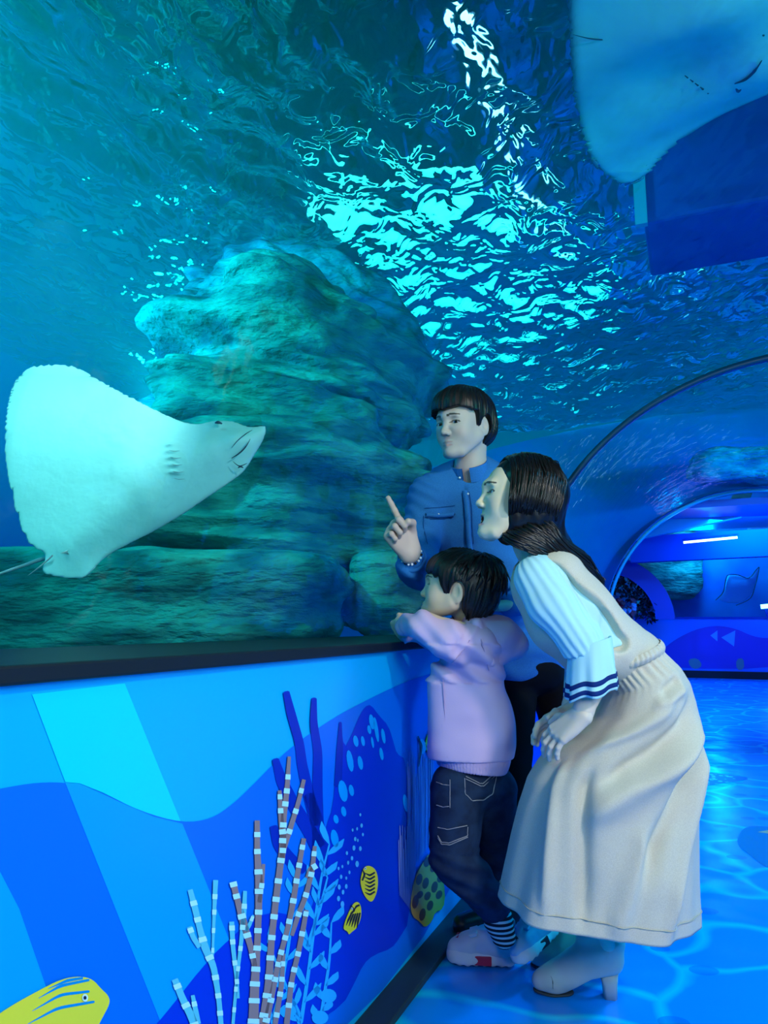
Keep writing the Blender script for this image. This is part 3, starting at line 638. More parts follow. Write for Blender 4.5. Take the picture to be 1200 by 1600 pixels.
def sneaker(parent, heel, toe, up=(0, 0, 1), main=None, accent=None, s=1., ankle=None, near=(0, -1, 0)):
    X = nrm(np.array(toe) - heel); U = nrm(np.array(up) - X * (np.array(up) @ X)); Y = nrm(np.cross(U, X)); ln = np.linalg.norm(np.array(toe) - heel)
    L = lambda x, y, z: np.array(heel) + X * x * ln + Y * y * ln + U * z * ln
    lo, hi = np.minimum(heel, toe) - .1, np.maximum(heel, toe) + .14; r = ln
    sh = empty('sneaker', heel); sh.parent = parent; sh.matrix_parent_inverse = parent.matrix_basis.inverted()
    g = Field(lo, hi, .0022); fl = (Y, 1.0)
    g.chain([(*L(.15, 0, .27), .165 * r), (*L(.42, .0, .26), .170 * r), (*L(.72, .02, .21), .165 * r), (*L(.84, .03, .18), .150 * r)], .02)
    g.chain([(*L(.20, 0, .30), .185 * r), (*L(.19, 0, .52), .205 * r)], .03); g.cone(L(.28, 0, .44), L(.58, 0, .30), .12 * r, .10 * r, .03)
    g.cut(L(0, 0, .14), -U); g.cone(L(.19, 0, .42), L(.19, 0, .78), .165 * r, .185 * r, .004, None, 'sub'); g.cut(L(.2, 0, .56), U + X * .25)
    g.disp(lambda P: .0012 * vnoise(np.asarray(P, np.float32) * 60)); field_obj('upper', g, main, sh, 1)
    g2 = Field(lo, hi, .0022)
    g2.chain([(*L(.16, 0, .10), .185 * r), (*L(.45, 0, .10), .175 * r), (*L(.72, .02, .10), .190 * r), (*L(.82, .03, .11), .180 * r)], .02)
    g2.cut(L(0, 0, .20), U + X * -.06, .006); g2.cut(L(0, 0, .005), -U, .01)
    for x in np.arange(.02, 1., .12): g2.cone(L(x, -.3, .0), L(x, .3, .0), .007 , .007, .003, None, 'sub')
    field_obj('sole', g2, SOLE, sh, 1); sgn = 1 if Y @ np.array(near) > 0 else -1
    ax = (X, Y, U)
    box_on('midsole_patch', L(.50, sgn * .185, .10), ax, (.32 * r, .04 * r, .13 * r), accent, sh)
    box_on('heel_tab', L(.24, sgn * .170, .30), (nrm(X + U * .35), Y, nrm(U - X * .35)), (.16 * r, .04 * r, .14 * r), accent, sh)
    box_on('strap', L(.60, sgn * .02, .42), (nrm(X - U * .3), Y, nrm(U + X * .3)), (.13 * r, .30 * r, .05 * r), main, sh)
    for k in range(5):
        x = .42 + .085 * k; z = .475 - .022 * k - .006 * k * k
        V, Fc, _ = lock([L(x, -.13, z - .07), L(x + .02, -.05, z), L(x, .05, z), L(x + .02, .13, z - .07)], [.0036] * 4, th=.8); mesh_obj('lace', V, Fc, mat('lace', (.75, .8, .8), .8), sh)
    V, Fc, _ = lock([L(.84, -.08, .33), L(.80, 0, .36), L(.84, .08, .33)], [.007] * 3, th=.6); mesh_obj('lace_lock', V, Fc, accent, sh)
    return sh
def build_boy():
    root = empty('person', WZ(750, 1500, 0)); tag(root, 'boy in a lilac hoodie and dark jeans leaning his arms on the tank ledge', 'person', 'visitors at the tank')
    o = W(714, 925, 1.99); R = face_frame((-.95, .20, .24), (0, .0, 1)); s = .90; wid = 1.0
    neck = [PX(730, 945, 2.0, .038), PX(738, 975, 2.01, .042), PX(742, 1000, 2.02, .06)]
    H = head_shape(o, R, s, wid=wid, neck=neck, child=True, skin=np.array([.66, .48, .34]), lip=(.6, .25, .22), nose=.4, jaw=.9)
    sh, el, wr = PX(742, 1004, 1.95, .045), PX(664, 978, 1.93, .034), PX(634, 980, 2.02, .022)
    hv, hf = hand_shape(W(636, 980, 2.01), (-.5, .85, -.12), (-.3, -.3, .9), .66, curls=[(.9, 1.2, .8)] * 4, thumb=((.6, .3, .5), (.4, -.3, .8)), point=(1, .6, -.3))
    lo, hi = bounds([PX(672, 960, 2.0, 0), PX(800, 1240, 2.05, 0), PX(640, 975, 1.95, 0), PX(830, 1450, 2.2, 0)], .1); lo[2] = 0.02
    tors = [PX(741, 1020, 2.02, .075), PX(735, 1095, 2.03, .070), PX(737, 1185, 2.03, .066)]
    lg1 = [PX(715, 1235, 2.00, .046), PX(708, 1338, 1.97, .033), PX(770, 1412, 1.99, .030), PX(787, 1462, 2.005, .013)]
    lg2 = [PX(765, 1235, 2.06, .046), PX(770, 1340, 2.10, .032), PX(838, 1425, 2.14, .028), PX(850, 1450, 2.15, .014)]
    g = Field(lo, hi, .006); g.chain(tors, .03); g.chain(lg1, .02); g.chain(lg2, .02); g.chain([sh, el, wr], .015)
    sh2, el2, wr2 = PX(735, 1000, 2.13, .045), PX(668, 985, 2.15, .034), PX(640, 985, 2.08, .022); g.chain([sh2, el2, wr2], .015)
    bv, bf = g.verts()
    figure_body(root, [H, (hv, hf, None), (relax(bv, bf, 1), bf, None)], np.array([.60, .44, .36]), SKIN)
    eyes(root, o, R, s, wid, (1, 0, .1))
    L = lambda x, y, z: o + R @ (np.array([x, y * wid, z]) * s)
    h = Field(o - .17, o + .17, .002)
    h.ell(L(-.018, 0, .038), np.array([.112, .092, .094]) * s, .01, R); h.ell(L(.030, 0, .052), np.array([.070, .080, .060]) * s, .03, R)
    h.ell(L(-.060, 0, -.012), np.array([.056, .078, .070]) * s, .03, R)
    q = lambda P: ((P - o) @ R) / s / np.array([1, wid, 1])
    def cutter(P):
        x, y, z = np.moveaxis(q(P), -1, 0)
        edge = np.interp(x, [-.12, -.08, -.045, -.030, -.022, .006, .012, .026, .036, .055, .09], [-.048, -.066, -.072, -.040, .012, .016, -.012, -.030, -.004, .024, .034]) + .004 * np.sin(x * 260)
        ear = (np.hypot((x + .010) / .021, (z + .004) / .034) < 1); return np.where(ear, -.02, z - edge) * s
    h.put(cutter, o - .17, o + .17, .004, 'sub')
    def strands(P):
        x, y, z = q(P).T; ang = np.arctan2(y, x + .045); rad = np.hypot(x + .045, y)
        return .0045 * vnoise(np.stack([ang * 14, rad * 24, z * 16], -1)) + .0025 * vnoise(np.stack([ang * 45, rad * 14, z * 12], -1))
    h.disp(strands); hair = field_obj('hair', h, HAIRM, root, 1)
    rs = np.random.RandomState(5); parts = []
    crown = np.array([-.050, 0, .118])
    for k in range(300):                       # locks radiating from the crown over the cap
        az = rs.uniform(-math.pi, math.pi); e = np.array([math.cos(az), math.sin(az)]); ln = rs.uniform(.6, 1.05)
        low = -.055 if e[0] < -.2 else (-.005 if abs(e[1]) > .75 else .030)
        def surf(t):                           # t 0 crown .. 1 hem of the hair
            th = t * 1.85; z = .038 + math.cos(th) * .094; r = math.sin(min(th, 1.75)); x = -.018 + e[0] * r * (.112 if e[0] < 0 else .115) - .03 * (1 - t); return np.array([x, e[1] * r * .093, max(z, low + .0)])
        t0 = rs.uniform(.05, .6); t1 = min(1., t0 + rs.uniform(.25, .5)); pts = [surf(t0 + (t1 - t0) * f) for f in (0, .33, .66, 1)]
        lift = rs.uniform(-.002, .0025); pts = [p + (p - np.array([-.018, 0, .02])) / .1 * lift * (.2 + i * .35) for i, p in enumerate(pts)]; sw = rs.normal(0, .006, 3); pts[-1] = pts[-1] + sw; pts[-2] = pts[-2] + sw * .4
        if pts[-1][2] < low + .004: continue
        if abs(pts[-1][1]) > .05 and -.035 < pts[-1][0] < .02 and pts[-1][2] < .03: continue
        parts.append(lock([L(*p) for p in pts], [.001, rs.uniform(.004, .007), .006, .001], th=.5, n=9, side=R @ np.array([-e[1], e[0], 0])))
    V, Fc, C = join_vf(parts); mesh_obj('hair_locks', V, Fc, HAIRM, hair)
    # hoodie
    hg = Field(*bounds([PX(640, 960, 1.93, 0), PX(830, 1215, 2.05, 0), PX(640, 960, 2.2, 0)], .085), .004)
    hg.chain([(*p[:3], r) for p, r in zip(tors, (.088, .089, .096))], .03, ((0, 1, 0), 1.0)); hg.cone(W(690, 1060, 2.0), W(694, 1180, 2.0), .03, .035, .06)
    hg.ell(W(775, 1150, 2.03), (.045, .085, .10), .04)
    hg.cone(W(750, 990, 2.0), W(728, 985, 2.02), .055, .055, .03)
    hg.chain([(*PX(745, 1008, 1.96, 0)[:3], .058), (*PX(700, 1000, 1.92, 0)[:3], .052), (*PX(662, 978, 1.93, 0)[:3], .040), (*PX(637, 976, 2.0, 0)[:3], .031)], .012)
    hg.chain([(*sh2[:3], .056), (*el2[:3], .044), (*wr2[:3], .034)], .02)
    hg.cone(W(728, 930, 1.99), W(735, 985, 2.0), .040, .036, .008, None, 'sub')
    def folds(P):
        P = np.asarray(P, np.float32); x, y, z = P.T; d = .005 * fbm(P * np.array([6, 5, 9]) + 3, 3)
        a = (P - W(722, 1012, 1.92)) @ nrm(W(700, 1040, 1.92) - W(735, 990, 1.92)); b = (P - W(722, 1012, 1.92)) @ nrm(W(650, 960, 1.92) - W(722, 1012, 1.92))
        d += -.004 * np.exp(-((b + .0) / .006) ** 2) * (z > .80) * (y < 1.97)
        arm = (b > .02) & (z > .82); d += arm * .003 * np.sin(a * 130 + b * 60 + 2 * vnoise(P * 12))
        w_ = (z < .86) & (z > .76); d += w_ * .006 * np.sin((x * .7 + z) * 105 + 1.5 * vnoise(P * 9)); return d
    hg.disp(folds); hz = W(735, 1186, 2.0)[2]; hg.cut((0, 0, hz), (.0, 0, -1)); hoodie = field_obj('hoodie', hg, LILAC, root, 1)
    rg = Field(*bounds([PX(672, 1175, 2.0, 0), PX(800, 1220, 2.05, 0)], .09), .003)
    rg.cone(W(736, 1180, 2.03), W(738, 1198, 2.03), .094, .088, .02); rg.ell(W(768, 1185, 2.03), (.045, .08, .03), .03); rg.cut((0, 0, hz + .006), (0, 0, 1)); rg.cut(W(738, 1211, 1.94), (-.12, 0, -1), .004)
    rg.disp(lambda P: .0012 * np.sin(np.arctan2(P[:, 1] - 2.03, P[:, 0] - W(738, 1198, 2.03)[0]) * 70)); field_obj('hem_band', rg, RIB, hoodie, 1)
    cg = Field(*bounds([PX(634, 976, 2.02, 0)], .06), .0025); cg.cone(W(640, 977, 1.985), W(629, 980, 2.03), .030, .024, .004); cg.cut(W(629, 980, 2.03), W(629, 980, 2.03) - W(640, 977, 1.985)); field_obj('cuff', cg, RIB, hoodie, 1)
    # hood hanging on his back: a soft pouch with an open rim
    k = Field(*bounds([PX(720, 950, 1.95, 0), PX(830, 1050, 2.1, 0)], .07), .0032)
    k.chain([PX(742, 975, 1.99, .040), PX(778, 995, 2.01, .052), PX(800, 1008, 2.02, .040)], .02, ((0, 1, 0), 1.5)); k.cone(W(748, 962, 1.98), W(808, 992, 2.0), .014, .012, .02)
    k.cone(W(760, 1045, 2.0), W(815, 1005, 2.0), .022, .012, .02, ((0, 1, 0), 2.)); k.cone(W(745, 975, 1.93), W(768, 1035, 1.94), .016, .012, .014)
    k.cone(W(735, 945, 1.99), W(758, 978, 2.0), .036, .026, .01, None, 'sub'); k.cone(W(752, 972, 1.90), W(772, 1030, 1.915), .006, .004, .008, None, 'sub')
    k.disp(lambda P: .0035 * fbm(np.asarray(P, np.float32) * np.array([12, 9, 12.]), 3)); field_obj('hood', k, LILAC, hoodie, 1)
    SE = mat('lilac_seam', (.42, .30, .52), .9)
    cord_on(hg, 'seam', [(740, 965), (752, 1000), (762, 1040), (764, 1048)], .0013, SE, hoodie, 1.8, 2.05)
    cord_on(hg, 'seam', [(734, 1000), (724, 1016), (712, 1030), (706, 1036)], .0013, SE, hoodie, 1.8, 2.05)
    cord_on(hg, 'seam', [(692, 1062), (694, 1100), (697, 1150), (699, 1184)], .0012, SE, hoodie, 1.8, 2.05)
    # jeans
    jg = Field(*bounds([PX(680, 1200, 2.0, 0), PX(850, 1440, 2.2, 0)], .14), .004)
    jg.ell(W(738, 1225, 2.03), (.090, .085, .065), .02)
    for lg in (lg1, lg2): jg.chain([(*p[:3], p[3] + (.028, .027, .014, .01)[i]) for i, p in enumerate(lg[:3])], .015)
    for lg in (lg1, lg2):
        d = nrm(np.array(lg[2][:3]) - np.array(lg[1][:3])); c = np.array(lg[2][:3]) + d * .0
    jg.cut(W(738, 1196, 2.0), (0, 0, 1))
    jg.disp(lambda P: .004 * fbm(np.asarray(P, np.float32) * np.array([10, 8, 18.]), 3) + .003 * np.sin(P[:, 2] * 150 + P[:, 0] * 60) * (np.abs(P[:, 2] - .28) < .07)); jean = field_obj('jeans', jg, JEAN, root, 1)
    st = lambda pts, r=.0015: cord_on(jg, 'stitching', [(x_, y_) for p_, q_ in zip(pts[:-1], pts[1:]) for x_, y_ in [(p_[0] + (q_[0] - p_[0]) * t_, p_[1] + (q_[1] - p_[1]) * t_) for t_ in (0, .33, .66)]] + [pts[-1]], r, STITCH, jean, 1.80, 2.2, .0015)
    st([(726, 1216), (727, 1240), (738, 1251), (756, 1250), (770, 1240), (776, 1212)]); st([(728, 1213), (750, 1224), (755, 1224), (775, 1206)]); st([(728, 1217), (751, 1228), (756, 1228), (775, 1211)])
    st([(682, 1222), (692, 1226), (702, 1227)]); st([(682, 1258), (692, 1261), (702, 1260)]); st([(684, 1293), (700, 1296), (730, 1290)]); st([(684, 1306), (690, 1316), (702, 1317), (730, 1306), (731, 1292)]); st([(684, 1309), (690, 1319), (703, 1320), (731, 1308)])
    st([(703, 1218), (703, 1250), (703, 1262)])
    # striped socks
    def sock_mat():
        m = mat('striped_sock', (.015, .02, .03), .9, .1); nt = m.node_tree; N = nt.nodes.new; L2 = nt.links.new
        tc = N('ShaderNodeTexCoord'); sx = N('ShaderNodeSeparateXYZ'); L2(tc.outputs['Object'], sx.inputs[0])
        mu = N('ShaderNodeMath'); mu.operation = 'MULTIPLY'; mu.inputs[1].default_value = 2 * math.pi / .0135; L2(sx.outputs[2], mu.inputs[0]); sn = N('ShaderNodeMath'); sn.operation = 'SINE'; L2(mu.outputs[0], sn.inputs[0])
        gt = N('ShaderNodeMath'); gt.operation = 'GREATER_THAN'; gt.inputs[1].default_value = .15; L2(sn.outputs[0], gt.inputs[0])
        mx = N('ShaderNodeMix'); mx.data_type = 'RGBA'; L2(gt.outputs[0], mx.inputs[0]); mx.inputs[6].default_value = (.012, .02, .03, 1); mx.inputs[7].default_value = (.5, .62, .6, 1); L2(mx.outputs[2], nt.nodes['Principled BSDF'].inputs['Base Color']); return m
    SM = sock_mat()
    for lg in (lg1, lg2):
        a, b = np.array(lg[2][:3]), np.array(lg[3][:3]); g3 = Field(np.minimum(a, b) - .06, np.maximum(a, b) + .06, .0028); g3.chain([(*(a + (b - a) * -.1), .037), (*(a + (b - a) * .5), .035), (*b, .030)], .01); g3.cut(a + (b - a) * -.15, a - b)
        g3.disp(lambda P: .0012 * np.sin(P[:, 2] * 2 * math.pi / .0135)); field_obj('sock', g3, SM, root, 1)
    hl = WZ(806, 1508, 0.0); to = WZ(698, 1500, 0.0); sneaker(root, hl, to, (0, 0, 1), WHITE_L, RED)
    sneaker(root, W(868, 1458, 2.13), W(806, 1512, 2.03), (-.55, -.1, 1), LBLUE, DARKP)
build_boy()
BEIGE = mat('beige_cotton', (.62, .56, .46), .85, .15, noise=(500, (.56, .50, .41), 1, (1, 1, 1)), bump=(420, .3, .001, (1, 1, 1)))
KNIT = mat('pale_blue_knit', (.42, .74, .82), .8, .15)
NAVY = mat('navy_stripe', (.008, .03, .16), .8, .1)
BOOT = mat('cream_leather', (.62, .60, .50), .38, .45, noise=(14, (.56, .55, .46), 2, (1, 1, 1)))
def build_woman():
    root = empty('person', WZ(900, 1500, 0)); tag(root, 'woman with long black hair in a beige pinafore bending forward open-mouthed', 'person', 'visitors at the tank')
    o = W(810, 784, 1.80); R = face_frame((-.975, -.10, .20), (0, 0, 1)); s = .95; wid = 1.0
    neck = [PX(818, 812, 1.81, .042), PX(832, 850, 1.83, .044), PX(850, 885, 1.85, .055)]
    H = head_shape(o, R, s, mouth=.014, wid=wid, neck=neck, skin=np.array([.80, .66, .46]), lip=(.75, .25, .26), jaw=.97, nose=.8, ear=False)
    D = 1.82
    sh, el, wr = PX(845, 903, 1.76, .034), PX(928, 1030, 1.71, .032), PX(912, 1112, 1.69, .024)
    hv, hf = hand_shape(W(910, 1116, 1.69), (-.72, .22, -.62), (-.30, .85, .3), .84, curls=[(.25, .5, .3), (.2, .5, .3), (.2, .45, .3), (.25, .4, .3)], spread=.12, thumb=((.6, .8, .1), (.9, .3, .3)), point=(.3, .2, -1), fore=[PX(922, 1080, 1.70, .029)])
    h2v, h2f = hand_shape(W(898, 1108, 1.84), (-.85, .0, -.42), (-.35, -.7, .4), .84, curls=[(.2, .5, .3)] * 4, spread=.1, thumb=((.6, .8, .1), (.9, .3, .3)), point=(.2, 0, -1), fore=[PX(915, 1070, 1.88, .030)])
    tors = [PX(858, 915, D, .062), PX(895, 975, D, .066), PX(940, 1025, D, .062), PX(990, 1075, D, .060)]
    thigh = lambda dd: [PX(1010, 1120, D + dd, .055), PX(890, 1205, D + dd, .036), PX(905, 1330, D + dd, .034), PX(950, 1475, D + dd + .02, .017)]
    lo, hi = bounds([PX(820, 860, D, 0), PX(1060, 1480, D, 0)], .16)
    g = Field(lo, hi, .007); g.chain(tors, .03, ((0, 1, 0), 1.5)); g.chain([sh, el, wr], .012); g.chain([PX(850, 900, 1.93, .04), PX(925, 1010, 1.95, .034), PX(892, 1105, 1.865, .024)], .012)
    g.cone(sh[:3], PX(850, 900, 1.93, .04)[:3], .04, .04, .02)
    for dd in (-.05, .07): g.chain(thigh(dd), .02)
    bv, bf = g.verts(); figure_body(root, [H, (hv, hf, None), (h2v, h2f, None), (relax(bv, bf, 1), bf, None)], np.array([.66, .55, .46]), SKIN)
    eyes(root, o, R, s, wid, (1, 0, .05))
    # ---- hair: glossy cap, a curtain over the ear, a long fall down the back
    L = lambda x, y, z: o + R @ (np.array([x, y * wid, z]) * s)
    h = Field(*bounds([o, W(945, 930, 1.82)], .16), .0026)
    h.ell(L(-.022, 0, .034), np.array([.108, .088, .094]) * s, .01, R)
    h.ell(L(-.045, 0, -.020), np.array([.066, .074, .075]) * s, .03, R); h.ell(L(.01, 0, -.030), np.array([.047, .076, .088]) * s, .02, R)
    h.chain([(*L(-.050, 0, -.03), .062), PX(858, 846, 1.82, .040), PX(895, 875, 1.84, .024), PX(936, 910, 1.86, .006)], .03, ((0, 1, 0), 1.15))
    q = lambda P: ((P - o) @ R) / s
    def cutter(P):
        x, y, z = np.moveaxis(q(P), -1, 0); edge = np.interp(x, [.00, .030, .040, .052, .066, .09], [-.4, -.12, -.06, .030, .066, .085]); return np.where(x > .0, z - edge, .05) * s * .7
    h.put(cutter, o - .17, o + .17, .004, 'sub')
    h.disp(lambda P: .0018 * vnoise(np.asarray(P, np.float32) * np.array([90, 90, 25.]))); hair = field_obj('hair', h, HAIR2, root, 1)
    rs = np.random.RandomState(11); parts = []
    def guide(f, side, jx=0., jz=0.):          # f: 0 front curtain .. 1 back of the head ; side: -1 near, 1 far
        xs = .058 - .125 * f; a = []
        for ph in (.06, .5, .95, 1.4):
            x = xs + (.052 - .150 * f - xs) * (ph / 1.4) ** 1.5; k = math.sqrt(max(.12, 1 - ((x + .022) / .112) ** 2)); a.append(L(x, side * .0925 * k * math.sin(ph), .034 + .0985 * k * math.cos(ph)))
        a.append(L(.046 - .135 * f, side * (.086 - .018 * f), -.040))
        b = W(800 + 58 * f + jx, 842 - 20 * f + jz, 1.80 + side * .076 + .02 * f); c = W(858 + 22 * f + jx, 864 - 14 * f + jz, 1.81 + side * .062); d = W(905 + 14 * f + jx, 895 - 14 * f + jz * 1.3, 1.82 + side * .03); e = W(942 + rs.uniform(-22, 4), 916 + rs.uniform(-12, 3), 1.84)
        return a + [b, c, d, e]
    for k in range(850):
        side = -1 if rs.rand() < .75 else 1; f = rs.uniform(0, 1); p = [np.array(v) + rs.normal(0, .0016, 3) for v in guide(f, side, rs.normal(0, 3), rs.normal(0, 5))]
        w_ = rs.uniform(.0012, .0032); n = rs.choice([7, 8, 9, 9, 9])
        parts.append(lock(p[:n], [w_ * .5] + [w_] * (n - 2) + [w_ * .25], th=.6, n=22, seg=5, side=(0, 0, 1) if n > 6 else (1, 0, 0)))
    for k in range(14):                        # flyaways
        p = [np.array(v) + rs.normal(0, .006, 3) for v in guide(rs.uniform(.6, 1), -1)][:rs.randint(5, 8)]; parts.append(lock(p, [.0004] * len(p), n=22, seg=4))
    V, Fc, C = join_vf(parts); mesh_obj('hair_locks', V, Fc, HAIR2, hair)
    # ---- knitted sweater
    kg = Field(*bounds([PX(805, 850, 1.73, 0), PX(1030, 1110, 1.95, 0)], .13), .0038)
    tw = [PX(858, 914, D, .084), PX(893, 964, D, .086), PX(935, 1010, D, .078), PX(975, 1040, D, .080)]
    kg.chain([(*p[:3], p[3] - .006) for p in tw], .03, ((0, 1, 0), 1.45))
    kg.chain([PX(842, 903, 1.745, .056), PX(862, 945, 1.715, .054), PX(905, 1000, 1.70, .047), PX(918, 1030, 1.70, .048)], .015)
    kg.chain([PX(850, 905, 1.91, .054), PX(905, 1000, 1.95, .048), PX(918, 1040, 1.93, .048)], .015)
    kg.cone(W(812, 812, 1.80), W(836, 868, 1.84), .050, .050, .008, None, 'sub'); ax = nrm(W(918, 1030, 1.70) - W(905, 1000, 1.70)); kg.cut(W(915, 1022, 1.70), ax + np.array([0, 0, -.6]))
    axs = nrm(W(905, 1000, 1.7) - W(842, 903, 1.745)); e1 = nrm(np.cross(axs, (0, 1, 0))); e2 = np.cross(axs, e1); c0 = W(842, 903, 1.745)
    def ribs(P):
        q_ = P - c0; a = np.arctan2(q_ @ e1, q_ @ e2); return .0016 * np.sin(a * 16) + .005 * fbm(np.asarray(P, np.float32) * np.array([8, 8, 5]) + 9, 2)
    kg.disp(ribs); sweater = field_obj('sweater', kg, KNIT, root, 1)
    # flared cuffs with two navy stripes
    def flare(cx, d0, zoff=0, par=None):
        top, bot = W(922 + cx, 1002 + zoff, d0), W(925 + cx, 1084 + zoff, d0 - .005); rings = []; N_ = 72; M_ = 26
        rr = [np.interp(t, [0, .3, 1], [.050, .054, .062]) for t in np.linspace(0, 1, M_)]
        ex = nrm(np.array([1, 0, .26])); ey = np.array([0, 1., 0])
        def P(t, a, off=0.):
            c = top + (bot - top) * t; r = np.interp(t, [0, .3, 1], [.049, .053, .059]) + .0045 * t * math.sin(a * 7 + 1) + .002 * math.sin(a * 13) * t + off
            return c + ex * r * math.cos(a) + ey * r * math.sin(a) + np.array([0, 0, .004 * math.sin(a * 5) * t])
        A = np.linspace(0, 2 * math.pi, N_, endpoint=False)
        def band(t0, t1, m_, off, nm, par, th=.003):
            ts = np.linspace(t0, t1, m_); rg = [np.array([P(t, a, off) for a in A]) for t in ts] + [np.array([P(t, a, off - th) for a in A]) for t in ts[::-1]]; rg.append(rg[0])
            V, Fc = strip(rg); return mesh_obj(nm, V, Fc, KNIT if nm == 'flared_cuff' else NAVY, par)
        fc = band(0, 1, 22, 0, 'flared_cuff', par); band(.70, .79, 3, .0012, 'stripe', fc, .002); band(.87, .955, 3, .0012, 'stripe', fc, .002)
    flare(0, 1.70, 0, sweater); flare(-8, 1.935, 8, sweater)
    # ---- pinafore: sleeveless bodice, waistband, skirt
    bg = Field(*bounds([PX(805, 850, 1.73, 0), PX(1035, 1090, 1.95, 0)], .13), .0038)
    bg.chain([(*tw[0][:3], .092), (*tw[1][:3], .100), (*tw[2][:3], .090), (*PX(984, 1030, D, 0)[:3], .076)], .03, ((0, 1, 0), 1.45))
    bg.cone(W(843, 868, 1.84), W(862, 880, 1.86), .060, .062, .03)
    bg.cone(W(812, 812, 1.80), W(834, 866, 1.83), .058, .057, .006, None, 'sub')
    for dd, sg_ in ((1.70, -1), (1.95, 1)):
        bg.chain([PX(846, 912, dd, .060), PX(885, 955, dd - .01, .060), PX(930, 985, dd - .01, .050), PX(966, 1004, dd - .01, .022)], .01, None, 'sub')
    bg.chain([PX(893, 918, 1.66, .040), PX(926, 953, 1.66, .042), PX(958, 988, 1.665, .028)], .006, None, 'sub')
    bg.cut(W(1006, 1050, D), nrm((.55, 0, -.83)), .003)
    bg.disp(lambda P: .004 * fbm(np.asarray(P, np.float32) * np.array([9, 7, 9]) + 5, 3)); bod = field_obj('bodice', bg, BEIGE, root, 1)
    # skirt loft: left and right silhouette points with half depth
    prof = [(928, 1050, 1022, 1006, .115), (934, 1064, 1032, 1018, .120), (944, 1082, 1052, 1038, .135), (925, 1120, 1068, 1062, .145), (893, 1150, 1078, 1090, .15), (866, 1168, 1083, 1125, .155), (846, 1190, 1085, 1160, .16), (829, 1218, 1085, 1200, .16), (816, 1260, 1083, 1260, .16), (804, 1310, 1081, 1320, .162), (793, 1362, 1080, 1385, .165), (784, 1410, 1081, 1438, .168)]
    N_ = 160; M_ = 150; tt = np.linspace(0, len(prof) - 1, M_); pr = np.array([[np.interp(t, range(len(prof)), [p[i] for p in prof]) for i in range(5)] for t in tt])
    for i in range(5):
        for _ in range(3): pr[1:-1, i] = (pr[:-2, i] + 2 * pr[1:-1, i] + pr[2:, i]) / 4
    A = np.linspace(0, 2 * math.pi, N_, endpoint=False); rings = []
    for k in range(M_):
        l, r = W(pr[k, 0], pr[k, 1], D), W(pr[k, 2], pr[k, 3], D); c = (l + r) / 2; ex = (r - l) / 2; dp = pr[k, 4]; t = k / (M_ - 1)
        P = c + np.outer(np.sign(np.cos(A)) * np.abs(np.cos(A)) ** .85, ex) + np.outer(np.sin(A), (0, dp, 0))
        nr = np.stack([np.cos(A) * dp, np.sin(A) * np.linalg.norm(ex), 0 * A], 1); nr /= np.linalg.norm(nr, axis=1, keepdims=True)
        sx = np.cos(A); near = np.sin(A) < 0                                                 # folds on surface coordinates (sx, t)
        d = np.zeros(N_)
        pleat = np.exp(-((t - .10) / .07) ** 2); d += -.006 * pleat * np.abs(np.sin(A * 17 + .8 * np.sin(A * 3))) ** 3
        def ridge(x0, t0, x1, t1, wd, amp):
            vx, vt = x1 - x0, t1 - t0; L2 = vx * vx + vt * vt; u = np.clip(((sx - x0) * vx + (t - t0) * vt) / L2, 0, 1); dist = np.hypot(sx - x0 - u * vx, (t - t0 - u * vt))
            return amp * np.exp(-(dist / wd) ** 2) * np.clip(np.minimum(u * 5 + .15, (1 - u) * 5 + .15), 0, 1)
        if True:
            d += 1.6 * near * (ridge(.98, .45, -.5, .72, .055, .020) + ridge(.96, .52, .35, .98, .06, .016) - ridge(.95, .46, .1, .85, .05, .022) + ridge(.3, .30, -.7, .42, .05, .010) - ridge(.75, .35, -.35, .62, .06, .016)
                 - ridge(-.55, .55, -.25, .98, .06, .014) + ridge(-.85, .5, -.6, .98, .05, .010) + ridge(.15, .75, -.05, 1., .05, .012) - ridge(.0, .235, .50, .215, .03, .009) + ridge(-.1, .268, .55, .245, .03, .009))
        d += (.012 * math.sin(0) + .010 * np.sin(A * 6 + 2.0 * t + 1)) * t ** 2 + .004 * np.sin(A * 11 + 3 * t) * t
        rings.append(P + nr * d[:, None])
    hemz = rings[-1]; rings += [r_ + (np.mean(rings[-1], 0) - r_) * .02 for r_ in (rings[-1], rings[-6])]
    V, Fc = strip(rings); V = V + np.random.RandomState(1).normal(0, .0001, V.shape)
    n3 = np.stack([np.zeros(len(V))] * 3, 1); V[:, 1] += .003 * fbm(np.asarray(V, np.float32) * np.array([9, 9, 9]), 3) * np.sign(V[:, 1] - D); skirt = mesh_obj('skirt', V, Fc, BEIGE, root)
    SEB = mat('beige_seam', (.45, .41, .33), .9)
    hm = [np.array(r_) for r_ in (rings[M_ - 7],)][0]; V, Fc, _ = lock([p + (p - hm.mean(0)) * .004 for p in hm[::2]] + [hm[0]], [.0014] * (N_ // 2 + 1), n=300, seg=5); mesh_obj('hem_seam', V, Fc, SEB, skirt)
    # gathered waistband
    wr_ = []; 
    for k in range(14):
        t = k / 13; lp = (925 - 2 * t, 1040 + 14 * t); rp = (1021 + 6 * t, 999 + 16 * t); l, r = W(*lp, D), W(*rp, D); c = (l + r) / 2; ex = (r - l) / 2 * (1.03 + .05 * math.sin(math.pi * t)); dp = .122 + .008 * math.sin(math.pi * t)
        Ag = np.linspace(0, 2 * math.pi, 240, endpoint=False); d = .0045 * (np.abs(np.sin(Ag * 19 + 1.2 * np.sin(Ag * 4))) ** .6)
        P = c + np.outer(np.cos(Ag) , ex) + np.outer(np.sin(Ag), (0, dp, 0)); nr = P - c; nr /= np.linalg.norm(nr, axis=1, keepdims=True); wr_.append(P + nr * d[:, None])
